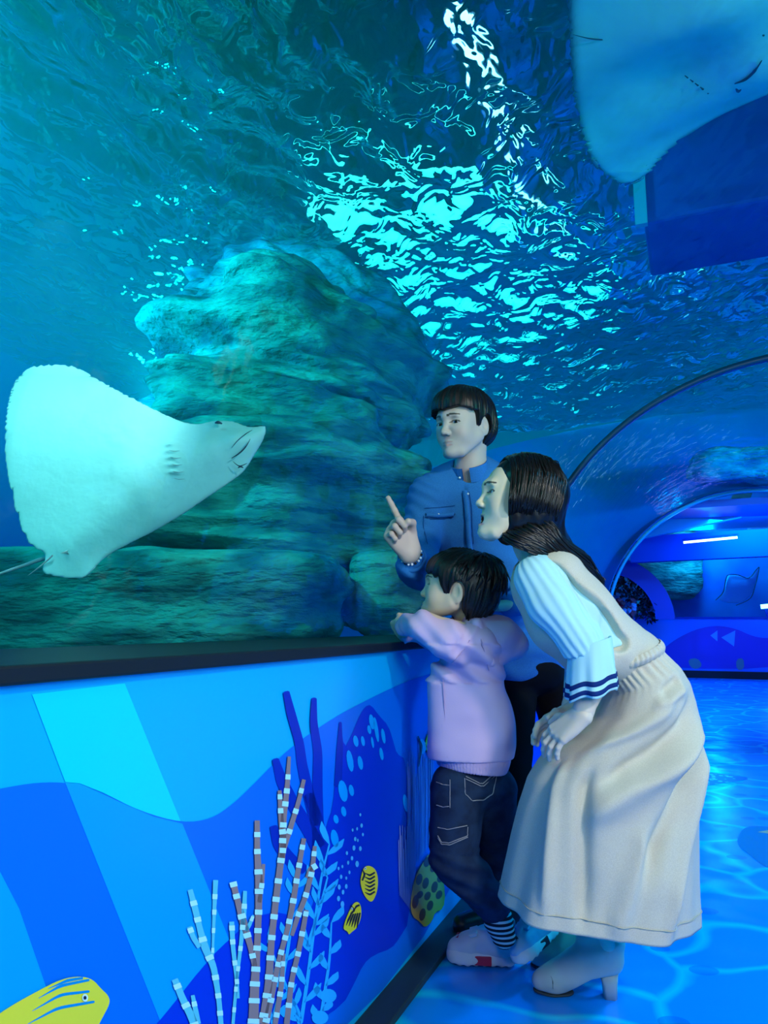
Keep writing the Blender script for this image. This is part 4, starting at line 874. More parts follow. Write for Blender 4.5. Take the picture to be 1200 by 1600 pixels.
    V, Fc = strip(wr_); mesh_obj('waistband', V, Fc, BEIGE, skirt)
    for nm, pts in (('pocket_seam', [(958, 1095), (985, 1088), (1012, 1090), (1030, 1098)]),):
        pass
    # ---- ankle boots
    def boot(px0, py0, dpt, side):
        heel = WZ(px0 + 62, py0 - 3, 0); toe = WZ(px0 - 72, py0 - 14, 0); heel[1] += dpt; toe[1] += dpt; X = nrm(toe - heel); Y = np.array([-X[1], X[0], 0]); Z = np.array([0, 0, 1.]); ln = np.linalg.norm(toe - heel)
        Lb = lambda x, y, z: heel + X * x * ln + Y * y * ln + Z * z * ln
        bt = empty('ankle_boot', heel); bt.parent = root; bt.matrix_parent_inverse = root.matrix_basis.inverted(); r = ln
        g = Field(np.minimum(heel, toe) - .09, np.maximum(heel, toe) + np.array([.09, .09, .23]), .0028)
        g.chain([(*Lb(.10, 0, .40), .150 * r), (*Lb(.30, 0, .34), .150 * r), (*Lb(.52, 0, .24), .155 * r), (*Lb(.74, 0, .145), .150 * r), (*Lb(.88, 0, .115), .115 * r)], .03)
        g.chain([(*Lb(.12, 0, .42), .150 * r), (*Lb(.13, 0, .60), .165 * r), (*Lb(.16, 0, .86), .180 * r)], .04); g.cone(Lb(.30, 0, .60), Lb(.55, 0, .28), .11 * r, .10 * r, .04)
        g.cut(Lb(0, 0, .025), -Z, .006); g.cut(Lb(0, 0, .88), Z)
        g.put(lambda P: ((P - Lb(.12, 0, .245)) @ nrm(Z * -1 - X * .60)) * -1 * .9 + np.where((P - heel) @ X > .66 * ln, 1, 0), Lb(-.2, -.4, -.1) - .05, Lb(.6, .4, .3) + .05, .006, 'sub') if False else None
        def und(P):
            x = ((P - heel) @ X) / ln; z = P[..., 2] / ln; arch_ = np.interp(x, [-.3, .0, .12, .30, .45, .60, .70, 1.1], [.28, .29, .28, .235, .15, .05, .018, .018]); return (z - arch_) * ln * .8
        g.put(und, np.minimum(heel, toe) - .08, np.maximum(heel, toe) + np.array([.08, .08, .1]), .004, 'sub')
        g.disp(lambda P: .0045 * np.sin(((P - heel) @ X) * 50 + P[:, 2] * 90 + 2 * vnoise(np.asarray(P, np.float32) * 15)) * np.exp(-((P[:, 2] - .60 * ln) / (.12 * ln)) ** 2) + .001 * fbm(np.asarray(P, np.float32) * 20, 2)); field_obj('upper', g, BOOT, bt, 1)
        rgs = []
        for z, w1, x0, x1 in ((.30, .125, -.02, .215), (.15, .105, .00, .175), (.0, .10, .005, .165)):
            rgs.append(np.array([Lb((x0 + x1) / 2 + (x1 - x0) / 2 * math.copysign(abs(math.cos(a)) ** .5, math.cos(a)), w1 * math.copysign(abs(math.sin(a)) ** .6, math.sin(a)), z) for a in np.linspace(0, 2 * math.pi, 32, endpoint=False)]))
        V, Fc = strip(rgs, caps=True); mesh_obj('heel', V, Fc, BOOT, bt)
        so = Field(np.minimum(heel, toe) - .08, np.maximum(heel, toe) + np.array([.08, .08, .05]), .0025); so.chain([(*Lb(.62, 0, .02), .115 * r), (*Lb(.76, 0, .02), .132 * r), (*Lb(.88, 0, .02), .105 * r)], .02); so.cut((0, 0, .006), Z, .002); so.cut((0, 0, .0005), -Z, .001)
        field_obj('sole', so, mat('boot_sole', (.05, .06, .06), .6), bt, 0)
        P = [march(g, px0 - 40 + i, py0 - 50 + j, 1.6, 2.2, 0) for i, j in ((-6, 8), (0, 20), (1, 34), (2, 44))] if side else None
        if P: V, Fc, _ = lock(P, [.0012] * 4, n=20, seg=5); mesh_obj('toe_seam', V, Fc, mat('boot_seam', (.2, .18, .14), .8), bt)
        z0 = march(g, px0 + 70, py0 - 88, 1.6, 2.2, 0); 
    boot(903, 1561, 0, True); boot(899, 1522, .0, False)
build_woman()
# ------------------------------------------------------------------ rays
RAYM = mat('ray_belly', attr='col', rough=.55, spec=.3, bump=(25, .25, .01, (1, 1, 1)))
DARKL = mat('ray_dark', (.01, .05, .08), .6)
def polydist(P2, poly):
    d = np.full(len(P2), 9.); ins = np.zeros(len(P2), bool); n = len(poly)
    for i in range(n):
        a, b = poly[i], poly[(i + 1) % n]; ab = b - a; t = np.clip(((P2 - a) @ ab) / (ab @ ab + 1e-12), 0, 1)
        d = np.minimum(d, np.linalg.norm(P2 - a - t[:, None] * ab, axis=1)); c = (a[1] > P2[:, 1]) != (b[1] > P2[:, 1])
        xx = a[0] + (P2[:, 1] - a[1]) / (b[1] - a[1] + 1e-12) * (b[0] - a[0]); ins ^= c & (P2[:, 0] < xx)
    return np.where(ins, d, -d)
def smooth_poly(pts, it=2):
    p = np.array(pts, float)
    for _ in range(it): q = np.roll(p, -1, 0); p = np.stack([p * .75 + q * .25, p * .25 + q * .75], 1).reshape(-1, 2)
    return p
def ray_body(name, o, ax, poly3, spine, h, parent, bend=None, tmax=.05, colfn=None, extra=None):
    """ax: rows x, y (in the plane), n (towards the belly); spine: points on the thick middle with half thickness"""
    ax = np.array(ax); P = smooth_poly([((np.array(p) - o) @ ax.T)[:2] for p in poly3]); lo, hi = P.min(0) - .02, P.max(0) + .02
    xs = np.arange(lo[0], hi[0], h); ys = np.arange(lo[1], hi[1], h); X, Y = np.meshgrid(xs, ys, indexing='ij'); P2 = np.stack([X.ravel(), Y.ravel()], 1)
    d = polydist(P2, P).reshape(X.shape); S = [(((np.array(p[:3]) - o) @ ax.T)[:2], p[3], p[4]) for p in spine]
    body = np.zeros_like(X)
    for (a, ra, wa), (b, rb, wb) in zip(S[:-1], S[1:]):
        ab = b - a; t = np.clip(((P2 - a) @ ab) / (ab @ ab), 0, 1); dd = np.linalg.norm(P2 - a - t[:, None] * ab, axis=1); w_ = wa + (wb - wa) * t
        body = np.maximum(body, ((ra + (rb - ra) * t) * np.exp(-(dd / w_) ** 2)).reshape(X.shape))
    th = np.where(d > 0, (.006 + body) * np.sqrt(np.clip(1 - np.exp(-np.maximum(d, 0) / .03), 0, 1)), d)
    th = th + (extra(X, Y) if extra else 0) * (d > .004); bd = bend(X, Y) if bend else 0 * X
    z0, z1 = (bd - np.abs(th)).min() - .02, (bd + np.abs(th)).max() + .02; fld = Field((lo[0], lo[1], z0), (xs[-1], ys[-1], z1), h)
    nz = fld.n[2]; zs = z0 + h * np.arange(nz); fld.n = np.array([len(xs), len(ys), nz]); fld.f = (np.abs(zs[None, None] - bd[..., None]) - th[..., None]).astype(np.float32); fld.f = np.clip(fld.f, -.1, .1)
    V, Fc = fld.verts(); V = relax(V, Fc, 2); bv = bend(V[:, 0], V[:, 1]) if bend else 0 * V[:, 0]; C = colfn(np.stack([V[:, 0], V[:, 1], V[:, 2] - bv], 1), d, xs, ys) if colfn else None; Wd = o + V @ ax
    if np.linalg.det(ax) < 0: Fc = Fc[:, ::-1]
    return mesh_obj(name, Wd, Fc, RAYM, parent, cols=C)
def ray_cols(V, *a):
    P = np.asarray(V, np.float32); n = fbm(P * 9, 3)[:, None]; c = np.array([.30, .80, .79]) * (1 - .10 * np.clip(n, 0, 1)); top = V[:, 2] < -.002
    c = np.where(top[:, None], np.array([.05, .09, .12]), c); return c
def build_ray1():
    d0 = 2.25; root = empty('eagle_ray', W(230, 730, d0)); tag(root, 'white-bellied ray gliding close behind the glass towards the man', 'ray', 'rays in the tank')
    pts = [(12, 585), (30, 566), (60, 558), (94, 556), (119, 566), (147, 585), (198, 614), (249, 642), (283, 658), (309, 664), (326, 659), (346, 656), (369, 659), (386, 667), (404, 666), (418, 665), (415, 680), (406, 697), (397, 712), (384, 735), (363, 752), (323, 778), (295, 798), (244, 829), (198, 852), (170, 868), (153, 884), (136, 906), (102, 906), (66, 897), (80, 868), (57, 858), (43, 835), (31, 790), (20, 727), (15, 653)]
    o = W(230, 730, d0); ax = [(1, 0, 0), (0, 0, 1), (0, -1, 0)]
    sp = [(*W(392, 692, d0), .030, .055), (*W(330, 705, d0), .050, .09), (*W(230, 760, d0), .058, .13), (*W(120, 850, d0), .022, .06)]
    def q(px, py): return ((W(px, py, d0) - o) @ np.array(ax).T)[:2]
    def extra(X, Y):
        r = 0 * X
        for k in range(5):
            c = q(272 + 2 * k - (k == 0), 700 + 11 * k); r += .011 * np.exp(-((X - c[0]) / .018) ** 2 - ((Y - c[1]) / .0055) ** 2)
        e = q(343, 664); r += .010 * np.exp(-((X - e[0]) ** 2 + (Y - e[1]) ** 2) / .012 ** 2); e = q(372, 690); r += .012 * np.exp(-((X - e[0]) ** 2 + (Y - e[1]) ** 2) / .030 ** 2)
        r += .004 * fbm(np.stack([X * 22 + Y * 10, Y * 26, 0 * X], -1), 2) * np.exp(-(((X - q(190, 690)[0]) / .07) ** 2 + ((Y - q(190, 690)[1]) / .05) ** 2)); return r
    bend = lambda X, Y: -.10 * np.clip((Y - .02) / .3, 0, 1) ** 2 * np.clip((-X + .15) / .4, 0, 1) + .05 * np.clip(-X / .4, 0, 1) ** 2
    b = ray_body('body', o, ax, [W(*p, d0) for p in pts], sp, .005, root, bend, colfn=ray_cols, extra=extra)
    mk = lambda nm, L_, r, m, par=root: mesh_obj(nm, *lock([W(*p) for p in L_], r, th=.6, n=30, seg=6)[:2], m, par)
    mk('mouth', [(362, 716, d0 - .055), (374, 708, d0 - .058), (384, 698, d0 - .052), (391, 686, d0 - .045)], [.0015, .0035, .003, .001], DARKL)
    mk('mouth_fold', [(364, 721, d0 - .05), (374, 728, d0 - .048), (386, 724, d0 - .040)], [.001, .003, .001], DARKL)
    mk('nostril', [(372, 731, d0 - .044), (376, 729, d0 - .044), (380, 731, d0 - .044)], [.002, .005, .002], DARKL)
    mk('nose_fold', [(362, 700, d0 - .06), (372, 688, d0 - .056), (384, 678, d0 - .05), (394, 672, d0 - .042)], [.0008, .002, .002, .0008], DARKL)
    mk('eye', [(336, 661, d0 - .045), (341, 660, d0 - .047), (347, 662, d0 - .045)], [.003, .008, .003], DARKL)
    for k in range(5): mk('gill_slit', [(264 + 2 * k, 703 + 11 * k, d0 - .067), (272 + 2 * k, 705 + 11 * k, d0 - .069), (281 + 2 * k, 704 + 11 * k, d0 - .068)], [.0006, .0016, .0006], mat('gill', (.2, .35, .38), .8))
    mk('tail', [(110, 862, d0 - .03), (70, 872, d0), (30, 886, d0 + .03), (-40, 908, d0 + .06), (-160, 930, d0 + .1)], [.014, .011, .008, .006, .003], mat('ray_tail', (.5, .6, .6), .6))
    mk('tail_spine', [(82, 868, d0 - .04), (64, 884, d0 - .03), (44, 899, d0 - .02)], [.004, .003, .001], mat('ray_tail', (.5, .6, .6), .6))
def build_ray2():
    z0 = 3.16; root = empty('eagle_ray', WZ(1080, 120, z0)); tag(root, 'pale ray seen from below as it passes over the tunnel roof', 'ray', 'rays in the tank')
    pts = [(886, -60), (884, 0), (887, 60), (891, 125), (897, 175), (912, 226), (938, 262), (970, 281), (1002, 272), (1032, 246), (1065, 219), (1120, 187), (1200, 150), (1290, 112), (1350, 60), (1360, -20), (1290, -120), (1120, -170), (980, -150)]
    o = WZ(1080, 120, z0); ax = [(1, 0, 0), (0, 1, 0), (0, 0, -1)]
    sp = [(*WZ(1290, 40, z0), .03, .08), (*WZ(1190, 60, z0), .075, .22), (*WZ(1120, -20, z0), .08, .26), (*WZ(1060, -120, z0), .03, .1)]
    bend = lambda X, Y: .0 * X - .09 * np.exp(-((X + .45) / .16) ** 2) * 0 + .06 * np.clip((Y - .15) / .45, 0, 1) ** 2 + .02 * np.sin(X * 8 + Y * 9) + .03 * fbm(np.stack([X * 2.2, Y * 2.2, 0 * X], -1), 2)
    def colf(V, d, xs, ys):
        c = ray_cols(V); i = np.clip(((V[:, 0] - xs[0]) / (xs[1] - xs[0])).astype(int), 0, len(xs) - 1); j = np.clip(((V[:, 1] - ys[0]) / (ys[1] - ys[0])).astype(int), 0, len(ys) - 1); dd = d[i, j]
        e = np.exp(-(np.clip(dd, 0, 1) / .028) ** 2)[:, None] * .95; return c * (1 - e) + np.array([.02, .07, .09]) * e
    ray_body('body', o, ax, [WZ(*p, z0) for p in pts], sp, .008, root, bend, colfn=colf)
    mk = lambda nm, L_, r, m: mesh_obj(nm, *lock([WZ(*p) for p in L_], r, th=.6, n=24, seg=6)[:2], m, root)
    mk('mouth', [(1148, 131, 3.085), (1165, 124, 3.07), (1180, 110, 3.065), (1190, 95, 3.06)], [.002, .006, .006, .003], DARKL)
    mk('nostril', [(1150, 138, 3.09), (1154, 143, 3.09), (1158, 139, 3.09)], [.003, .007, .003], DARKL)
    for k in range(5):
        mk('gill_slit', [(1070 + 8 * k, 118 + 6 * k, 3.118), (1075 + 8 * k, 122 + 6 * k, 3.112)], [.002, .0035 + .0005 * k], DARKL)
        mk('gill_slit', [(1152 + 9 * k, 40 + 3 * k, 3.085), (1158 + 9 * k, 44 + 3 * k, 3.08)], [.002, .004], DARKL)
    mk('skin_crease', [(895, 54, 3.128), (920, 60, 3.12), (945, 62, 3.12), (965, 59, 3.12)], [.001, .003, .003, .001], DARKL)
build_ray1(); build_ray2()
def small_shark():
    d = 5.6; root = empty('small_shark', W(350, 268, d)); tag(root, 'faint pale shark far off in the water above the rocks', 'shark')
    g = Field(*bounds([W(280, 205, d), W(430, 335, d)], .25), .016); g.chain([PX(428, 328, d, .05), PX(408, 315, d, .10), PX(360, 278, d, .11), PX(310, 232, d + .1, .075), PX(270, 198, d + .2, .03)], .08)
    g.cone(W(385, 300, d), W(370, 325, d - .25), .05, .015, .05, ((0, 0, 1), .5)); g.cone(W(355, 262, d), W(350, 238, d + .05), .04, .01, .04, ((0, 1, 0), .4))
    g.cone(W(272, 200, d + .2), W(250, 170, d + .25), .03, .01, .03, ((0, 1, 0), .5)); g.cone(W(272, 200, d + .2), W(262, 212, d + .2), .025, .008, .03, ((0, 1, 0), .5)); field_obj('body', g, mat('pale_shark', (.55, .75, .65), .8), root, 2)
small_shark()
# dark service gantry hanging into the water over the tunnel
gb = empty('service_gantry', T(4.2, 1.2, 3.4)); tag(gb, 'dark blue box-shaped gantry hanging into the water behind the passing ray', 'gantry')
GM = mat('gantry_blue', (.005, .05, .30), .7, .1)
box_tuv('housing', 3.84, 4.5, -.13, 3.2, 2.98, 4.15, GM, gb, bevel=.02); box_tuv('edge_trim', 3.80, 3.84, -.17, -.11, 2.96, 4.15, mat('gantry_trim', (.03, .3, .45), .6), gb)

# ------------------------------------------------------------------ the printed mural on the low wall
LAY = [0]
def MP(px, py, lay): return WV(px, py, PV + .0006 + .0005 * lay)
def flat(name, m, pts, lay, parent=None, it=2, place=MP):
    p = smooth_poly(pts, it); P = np.array([place(x, y, lay) for x, y in p]); P[:, 2] = np.clip(P[:, 2], .019 if place is MP else -1, .837 if place is MP else 9)
    o = mesh_obj(name, P, [tuple(range(len(P)))], m, parent or WP, smooth=False); return o
def stroke_pts(path, wd):
    P = np.array(path, float); n = max(8, 5 * len(P)); t = np.linspace(0, len(P) - 1, n); X = np.interp(t, range(len(P)), P[:, 0]); Y = np.interp(t, range(len(P)), P[:, 1])
    for _ in range(2): X[1:-1] = (X[:-2] + X[1:-1] * 2 + X[2:]) / 4; Y[1:-1] = (Y[:-2] + Y[1:-1] * 2 + Y[2:]) / 4
    w_ = np.interp(t, np.linspace(0, len(P) - 1, len(wd)), wd); dx, dy = np.gradient(X), np.gradient(Y); l = np.hypot(dx, dy) + 1e-9
    return X, Y, -dy / l * w_, dx / l * w_
def stroke(name, m, path, wd, lay, parent=None, place=MP):
    X, Y, nx, ny = stroke_pts(path, wd); return flat(name, m, list(zip(X + nx, Y + ny)) + list(zip((X - nx)[::-1], (Y - ny)[::-1])), lay, parent, 1, place)
pm = lambda n, c: mat('print_' + n, c, .38, .35)
C_LIGHT, C_BEAM, C_MID, C_MIDBEAM, C_NAVY, C_LEAF = pm('light', (.0, .42, .92)), pm('beam', (.0, .66, .96)), pm('mid', (.0, .145, .80)), pm('midbeam', (.0, .33, .95)), pm('navy', (.0, .028, .60)), pm('leaf', (.02, .42, .92))
C_DARKER = pm('weed', (.0, .02, .42)); C_YEL = pm('yellow', (.72, .70, .02)); C_BLK = pm('black', (.01, .015, .03)); C_ORG = pm('sponge', (.95, .42, .05)); C_BRN = pm('sponge_spot', (.22, .05, .01)); C_MAU = pm('mauve', (.20, .26, .75))
C_CORB = pm('coral_brown', (.30, .20, .20)); C_CORW = pm('coral_white', (.45, .85, .92)); C_DOT = pm('dot', (.06, .45, .92)); C_TEALL = pm('coral_teal', (.10, .55, .68))
MU = WP
flat('painted_beam', C_BEAM, [(50, 1085), (195, 1068), (285, 1290), (240, 1282), (200, 1258), (160, 1238), (125, 1224), (102, 1222)], 1, MU, 0)
wv = [(-60, 1245), (0, 1232), (60, 1222), (110, 1223), (150, 1234), (220, 1268), (285, 1286), (330, 1280), (365, 1256), (400, 1222), (450, 1170), (520, 1122), (580, 1090), (640, 1062), (700, 1045), (760, 1035), (760, 1320), (500, 1700), (-60, 1700)]
flat('painted_wave', C_MID, wv, 2, MU, 2)
flat('painted_beam', C_MIDBEAM, [(102, 1223), (128, 1227), (150, 1236), (200, 1259), (240, 1276), (285, 1287), (378, 1518), (264, 1630)], 3, MU, 0)
flat('painted_beam', C_MIDBEAM, [(-40, 1270), (0, 1362), (30, 1420), (78, 1560), (110, 1680), (-60, 1680)], 3, MU, 0)
reef = [(200, 1650), (246, 1600), (325, 1500), (360, 1466), (400, 1432), (430, 1425), (455, 1430), (480, 1435), (494, 1400), (502, 1330), (510, 1290), (520, 1262), (525, 1200), (529, 1150), (532, 1128), (538, 1170), (548, 1152), (560, 1122), (570, 1104), (580, 1101), (592, 1118), (607, 1134), (615, 1160), (620, 1178), (634, 1186), (636, 1235), (640, 1290), (642, 1345), (640, 1440), (624, 1466), (612, 1482), (584, 1492), (568, 1506), (552, 1540), (536, 1570), (490, 1600), (440, 1700), (200, 1700)]
flat('painted_reef', C_NAVY, reef, 4, MU, 1)
for path, wd in (([(447, 1080), (455, 1115), (468, 1160), (472, 1195), (482, 1240), (492, 1290)], [5, 7, 7, 8, 9, 6]), ([(491, 1090), (490, 1130), (497, 1175), (496, 1230), (498, 1290)], [4, 6, 7, 8, 8]), ([(532, 1128), (531, 1170), (528, 1230)], [2, 5, 6]),
                 ([(430, 1185), (440, 1220), (460, 1260), (485, 1300), (498, 1325)], [5, 9, 10, 11, 12]), ([(427, 1290), (435, 1320), (455, 1345), (478, 1360)], [6, 9, 10, 7]), ([(482, 1240), (498, 1290), (500, 1340), (497, 1400)], [8, 10, 13, 16])): stroke('painted_seaweed', C_DARKER, path, wd, 5, MU)
rs = np.random.RandomState(4)
for x, y, a, b in ((581, 1128, 4, 12), (577, 1140, 3, 7), (588, 1140, 3, 20), (599, 1150, 3, 12), (556, 1158, 4, 9), (567, 1158, 3, 8), (582, 1160, 2, 9), (596, 1178, 3, 10), (547, 1189, 5, 17), (563, 1192, 4, 11), (536, 1236, 7, 17), (549, 1235, 4, 9), (537, 1268, 4, 8), (525, 1280, 4, 7), (523, 1310, 6, 14), (634, 1255, 4, 14)):
    th = np.linspace(0, 2 * math.pi, 12, endpoint=False); flat('painted_spot', C_MIDBEAM, [(x + a * math.cos(t) + .15 * b * math.sin(t), y + b * math.sin(t)) for t in th], 6, MU, 0)
for x, y, r in ((563, 1273, 1.5), (551, 1297, 1.5), (565, 1290, 2), (558, 1295, 1.5), (567, 1304, 1.6), (555, 1311, 2), (559, 1313, 1.5), (542, 1333, 1.8), (553, 1325, 2.4), (563, 1326, 2.2), (550, 1341, 2), (544, 1348, 1.8), (558, 1350, 2.8), (529, 1357, 1.6), (535, 1354, 1.5), (546, 1363, 1.7), (533, 1370, 2), (541, 1372, 1.6), (530, 1386, 2.4), (541, 1385, 2.2), (536, 1394, 2.2), (529, 1404, 2.5), (535, 1413, 3)):
    th = np.linspace(0, 2 * math.pi, 8, endpoint=False); flat('painted_dot', C_DOT, [(x + r * math.cos(t), y + 1.8 * r * math.sin(t)) for t in th], 7, MU, 0)
# pale leafy weed
def leaf_branch(path, n, L_, w_, seed):
    r = np.random.RandomState(seed); stroke('painted_leaf', C_LEAF, path, [3, 2.4, 1.2], 6, MU); P = np.array(path, float); t = np.linspace(.1, len(P) - 1.02, n)
    for k, u in enumerate(t):
        i = int(u); c = P[i] + (P[i + 1] - P[i]) * (u - i); d = P[i + 1] - P[i]; d = d / np.linalg.norm(d); sg = 1 if k % 2 else -1; nn = np.array([-d[1], d[0]]) * sg; v = d * .85 + nn * .55; v /= np.linalg.norm(v); L2 = L_ * r.uniform(.8, 1.35)
        stroke('painted_leaf', C_LEAF, [c, c + v * L2 * .3 + nn * 2, c + v * L2 * .65 + nn * 3, c + v * L2], [.8, w_ * .9, w_, .5], 6, MU)
for i, (p, n, l, w_) in enumerate((([(470, 1600), (482, 1520), (492, 1440), (502, 1370), (515, 1318)], 13, 34, 5), ([(425, 1600), (440, 1540), (452, 1470), (460, 1400), (465, 1375)], 9, 34, 4.5), ([(500, 1600), (506, 1560), (515, 1500), (518, 1440)], 8, 28, 5.5), ([(468, 1600), (455, 1560), (430, 1500), (418, 1470)], 6, 26, 4.5), ([(480, 1480), (500, 1420), (512, 1370)], 5, 26, 4))): leaf_branch(p, n, l, w_, i)
for x, y in ((513, 1556), (450, 1580), (500, 1590)): th = np.linspace(0, 2 * math.pi, 14, endpoint=False); flat('painted_leaf', C_LEAF, [(x + 13 * math.cos(t), y + 11 * math.sin(t)) for t in th], 7, MU, 0)
# banded coral stems
def banded(path, wd, m=None, step=24, ph=0.):
    X, Y, nx, ny = stroke_pts(path, wd); flat('painted_coral', m or C_CORB, list(zip(X + nx, Y + ny)) + list(zip((X - nx)[::-1], (Y - ny)[::-1])), 8, MU, 0)
    s_ = np.concatenate([[0], np.cumsum(np.hypot(np.diff(X), np.diff(Y)))]); u = ph
    while u < s_[-1] - 8:
        uu = np.linspace(u, u + 8, 3); xs, ys = np.interp(uu, s_, X), np.interp(uu, s_, Y); a, b = np.interp(uu, s_, nx) * 1.15, np.interp(uu, s_, ny) * 1.15
        flat('painted_band', C_CORW, list(zip(xs + a, ys + b)) + list(zip((xs - a)[::-1], (ys - b)[::-1])), 9, MU, 0); u += step * .8 + 14 * abs(math.sin(u * 7.3))
for p, wd, ph, mm in (([(452, 1182), (449, 1230), (443, 1280), (441, 1330), (432, 1400), (424, 1470), (420, 1540), (410, 1600)], [2.5, 4, 4.5, 5, 5, 5, 6, 6], 28, None), ([(437, 1235), (439, 1280), (443, 1310), (441, 1345)], [3, 4, 5, 4], 6, None), ([(475, 1218), (466, 1255), (455, 1290), (444, 1325)], [3, 3.5, 4, 4], 14, None),
        ([(402, 1282), (402, 1330), (405, 1380), (404, 1430), (402, 1480), (398, 1540), (396, 1600)], [4, 4.5, 6, 5, 5, 7, 8], 18, None), ([(412, 1350), (409, 1385), (405, 1410)], [2.5, 3.5, 3], 30, None), ([(364, 1378), (372, 1410), (380, 1440), (392, 1480), (398, 1510)], [5, 4.5, 6, 4.5, 4], 0, None), ([(383, 1392), (381, 1430), (376, 1480), (370, 1530), (364, 1600)], [3, 4, 3, 2.5, 2.5], 20, C_TEALL),
        ([(475, 1310), (466, 1360), (458, 1410), (450, 1450), (436, 1500), (424, 1560), (415, 1600)], [3.5, 4, 4.5, 4, 4, 4.5, 5], 10, None), ([(492, 1322), (488, 1360), (478, 1400), (466, 1430), (456, 1462)], [3, 4, 4, 4, 3], 8, None), ([(495, 1352), (485, 1358), (480, 1372)], [4, 4, 3], 0, None), ([(479, 1422), (474, 1450), (466, 1490), (456, 1530), (448, 1600)], [3.5, 4, 4, 4, 4.5], 2, None),
        ([(297, 1390), (305, 1420), (312, 1450), (320, 1480), (334, 1510), (342, 1560), (346, 1610)], [4, 5, 4.5, 6, 5, 4, 4], 18, C_TEALL), ([(296, 1448), (302, 1465), (312, 1480)], [4, 4, 4], 2, C_TEALL), ([(337, 1375), (335, 1420), (333, 1470), (332, 1500)], [4, 3, 2, 2], 22, C_TEALL), ([(362, 1440), (364, 1480), (370, 1530), (372, 1560)], [4, 3.5, 3, 2.5], 6, C_TEALL), ([(273, 1530), (285, 1560), (300, 1590), (310, 1620)], [5, 5.5, 6, 6], 8, C_TEALL), ([(301, 1555), (306, 1580), (310, 1600)], [3, 4, 4], 10, C_TEALL), ([(396, 1430), (390, 1445), (384, 1455)], [2, 3, 3], 2, C_TEALL), ([(443, 1490), (440, 1540), (430, 1600)], [3, 4, 4], 12, None)): banded(p, wd, mm, 24, ph)
# fish
def painted_fish(pts, eye, stripes, r, striped=C_BLK, lw=1.6):
    f = flat('painted_fish', C_YEL, pts, 10, MU, 2)
    for s_ in stripes: stroke('painted_stripe', striped, s_, [.4, lw, lw * .8], 11, MU)
    if eye:
        for rr, m, l in ((r, pm('white', (.6, .85, .9)), 12), (r * .5, C_BLK, 13)): th = np.linspace(0, 2 * math.pi, 12, endpoint=False); flat('painted_eye', m, [(eye[0] + rr * .8 * math.cos(t), eye[1] + rr * math.sin(t)) for t in th], l, MU, 0)
painted_fish([(564, 1370), (568, 1355), (577, 1352), (587, 1358), (591, 1372), (590, 1390), (586, 1402), (581, 1410), (574, 1406), (567, 1395), (563, 1380)], (571, 1357), [[(570, 1364 + 6 * k), (578, 1368 + 6 * k), (586, 1363 + 6 * k)] for k in range(6)] + [[(566, 1358), (570, 1366), (566, 1376)]], 2)
painted_fish([(536, 1452), (539, 1440), (545, 1425), (553, 1410), (561, 1409), (565, 1420), (564, 1435), (558, 1450), (550, 1456), (545, 1461), (543, 1455)], (550, 1420), [[(541 + 4.2 * k, 1446 + 1.2 * k), (545 + 3.6 * k, 1436 + 1.0 * k), (549 + 3.4 * k, 1428 - .5 * k)] for k in range(5)] + [[(548, 1414), (554, 1422), (548, 1428)], [(552, 1424), (557, 1416), (562, 1414)]], 2)
painted_fish([(-40, 1640), (-10, 1590), (20, 1570), (60, 1548), (95, 1530), (125, 1525), (145, 1530), (158, 1545), (170, 1556), (172, 1568), (160, 1590), (150, 1610), (120, 1650), (0, 1680)], (133, 1559), [[(60, 1560), (95, 1540), (140, 1531)], [(50, 1580), (95, 1554), (140, 1549)], [(40, 1602), (90, 1575), (148, 1565)], [(75, 1545), (105, 1532), (130, 1528)]], 6, pm('fish_blue', (.0, .25, .6)), 2.4)
painted_fish([(664, 1160), (670, 1142), (676, 1140), (671, 1160), (672, 1175), (680, 1188), (672, 1186), (666, 1172)], None, [], 1)
stroke('painted_fish_fin', C_BLK, [(653, 1150), (659, 1165), (657, 1180), (654, 1198)], [1, 1.6, 1.4, .6], 11, MU); stroke('painted_fish_fin', C_LEAF, [(658, 1155), (664, 1166), (660, 1178)], [2, 4, 2], 10, MU)
for k in range(26):
    x = 636 + 1.6 * k + rs.uniform(-1, 1); y0 = 1190 + rs.uniform(-25, 20) - (k > 10) * 10; stroke('painted_whip_coral', C_MAU, [(x, y0), (x + .8, y0 + 60), (x - .2 + .02 * k, 1350 - 2.2 * k + 20)], [.45, .7, .5], 8, MU)
for k in range(14): x = 623 + 1.9 * k; y0 = 1270 + rs.uniform(0, 50) - (k < 5) * -10; stroke('painted_whip_coral', C_MAU, [(x, y0), (x + 1.0, y0 + 50), (x + 2, 1400 + k * 2.6)], [.6, .8, .5], 9, MU)
flat('painted_sponge', C_ORG, [(673, 1330), (680, 1345), (690, 1360), (696, 1395), (693, 1420), (680, 1425), (675, 1440), (664, 1450), (656, 1440), (644, 1432), (641, 1410), (648, 1372), (658, 1352)], 12, MU, 1)
for x, y, b in ((667, 1347, 8), (655, 1374, 9), (677, 1355, 8), (665, 1380, 9), (649, 1409, 11), (679, 1386, 9), (672, 1415, 8), (660, 1429, 10), (686, 1398, 7), (668, 1400, 7), (688, 1372, 7), (656, 1398, 6)):
    th = np.linspace(0, 2 * math.pi, 12, endpoint=False); flat('painted_sponge_hole', C_BRN, [(x + 5 * math.cos(t) + 1.5 * math.sin(t), y - b * math.sin(t)) for t in th], 13, MU, 0)
# more of the same print further along the wall, mostly hidden behind the visitors
flat('painted_reef', C_NAVY, [(700, 1180), (740, 1120), (790, 1110), (850, 1080), (900, 1060), (900, 1180), (850, 1240), (780, 1300), (715, 1370), (700, 1300)], 4, MU, 2)

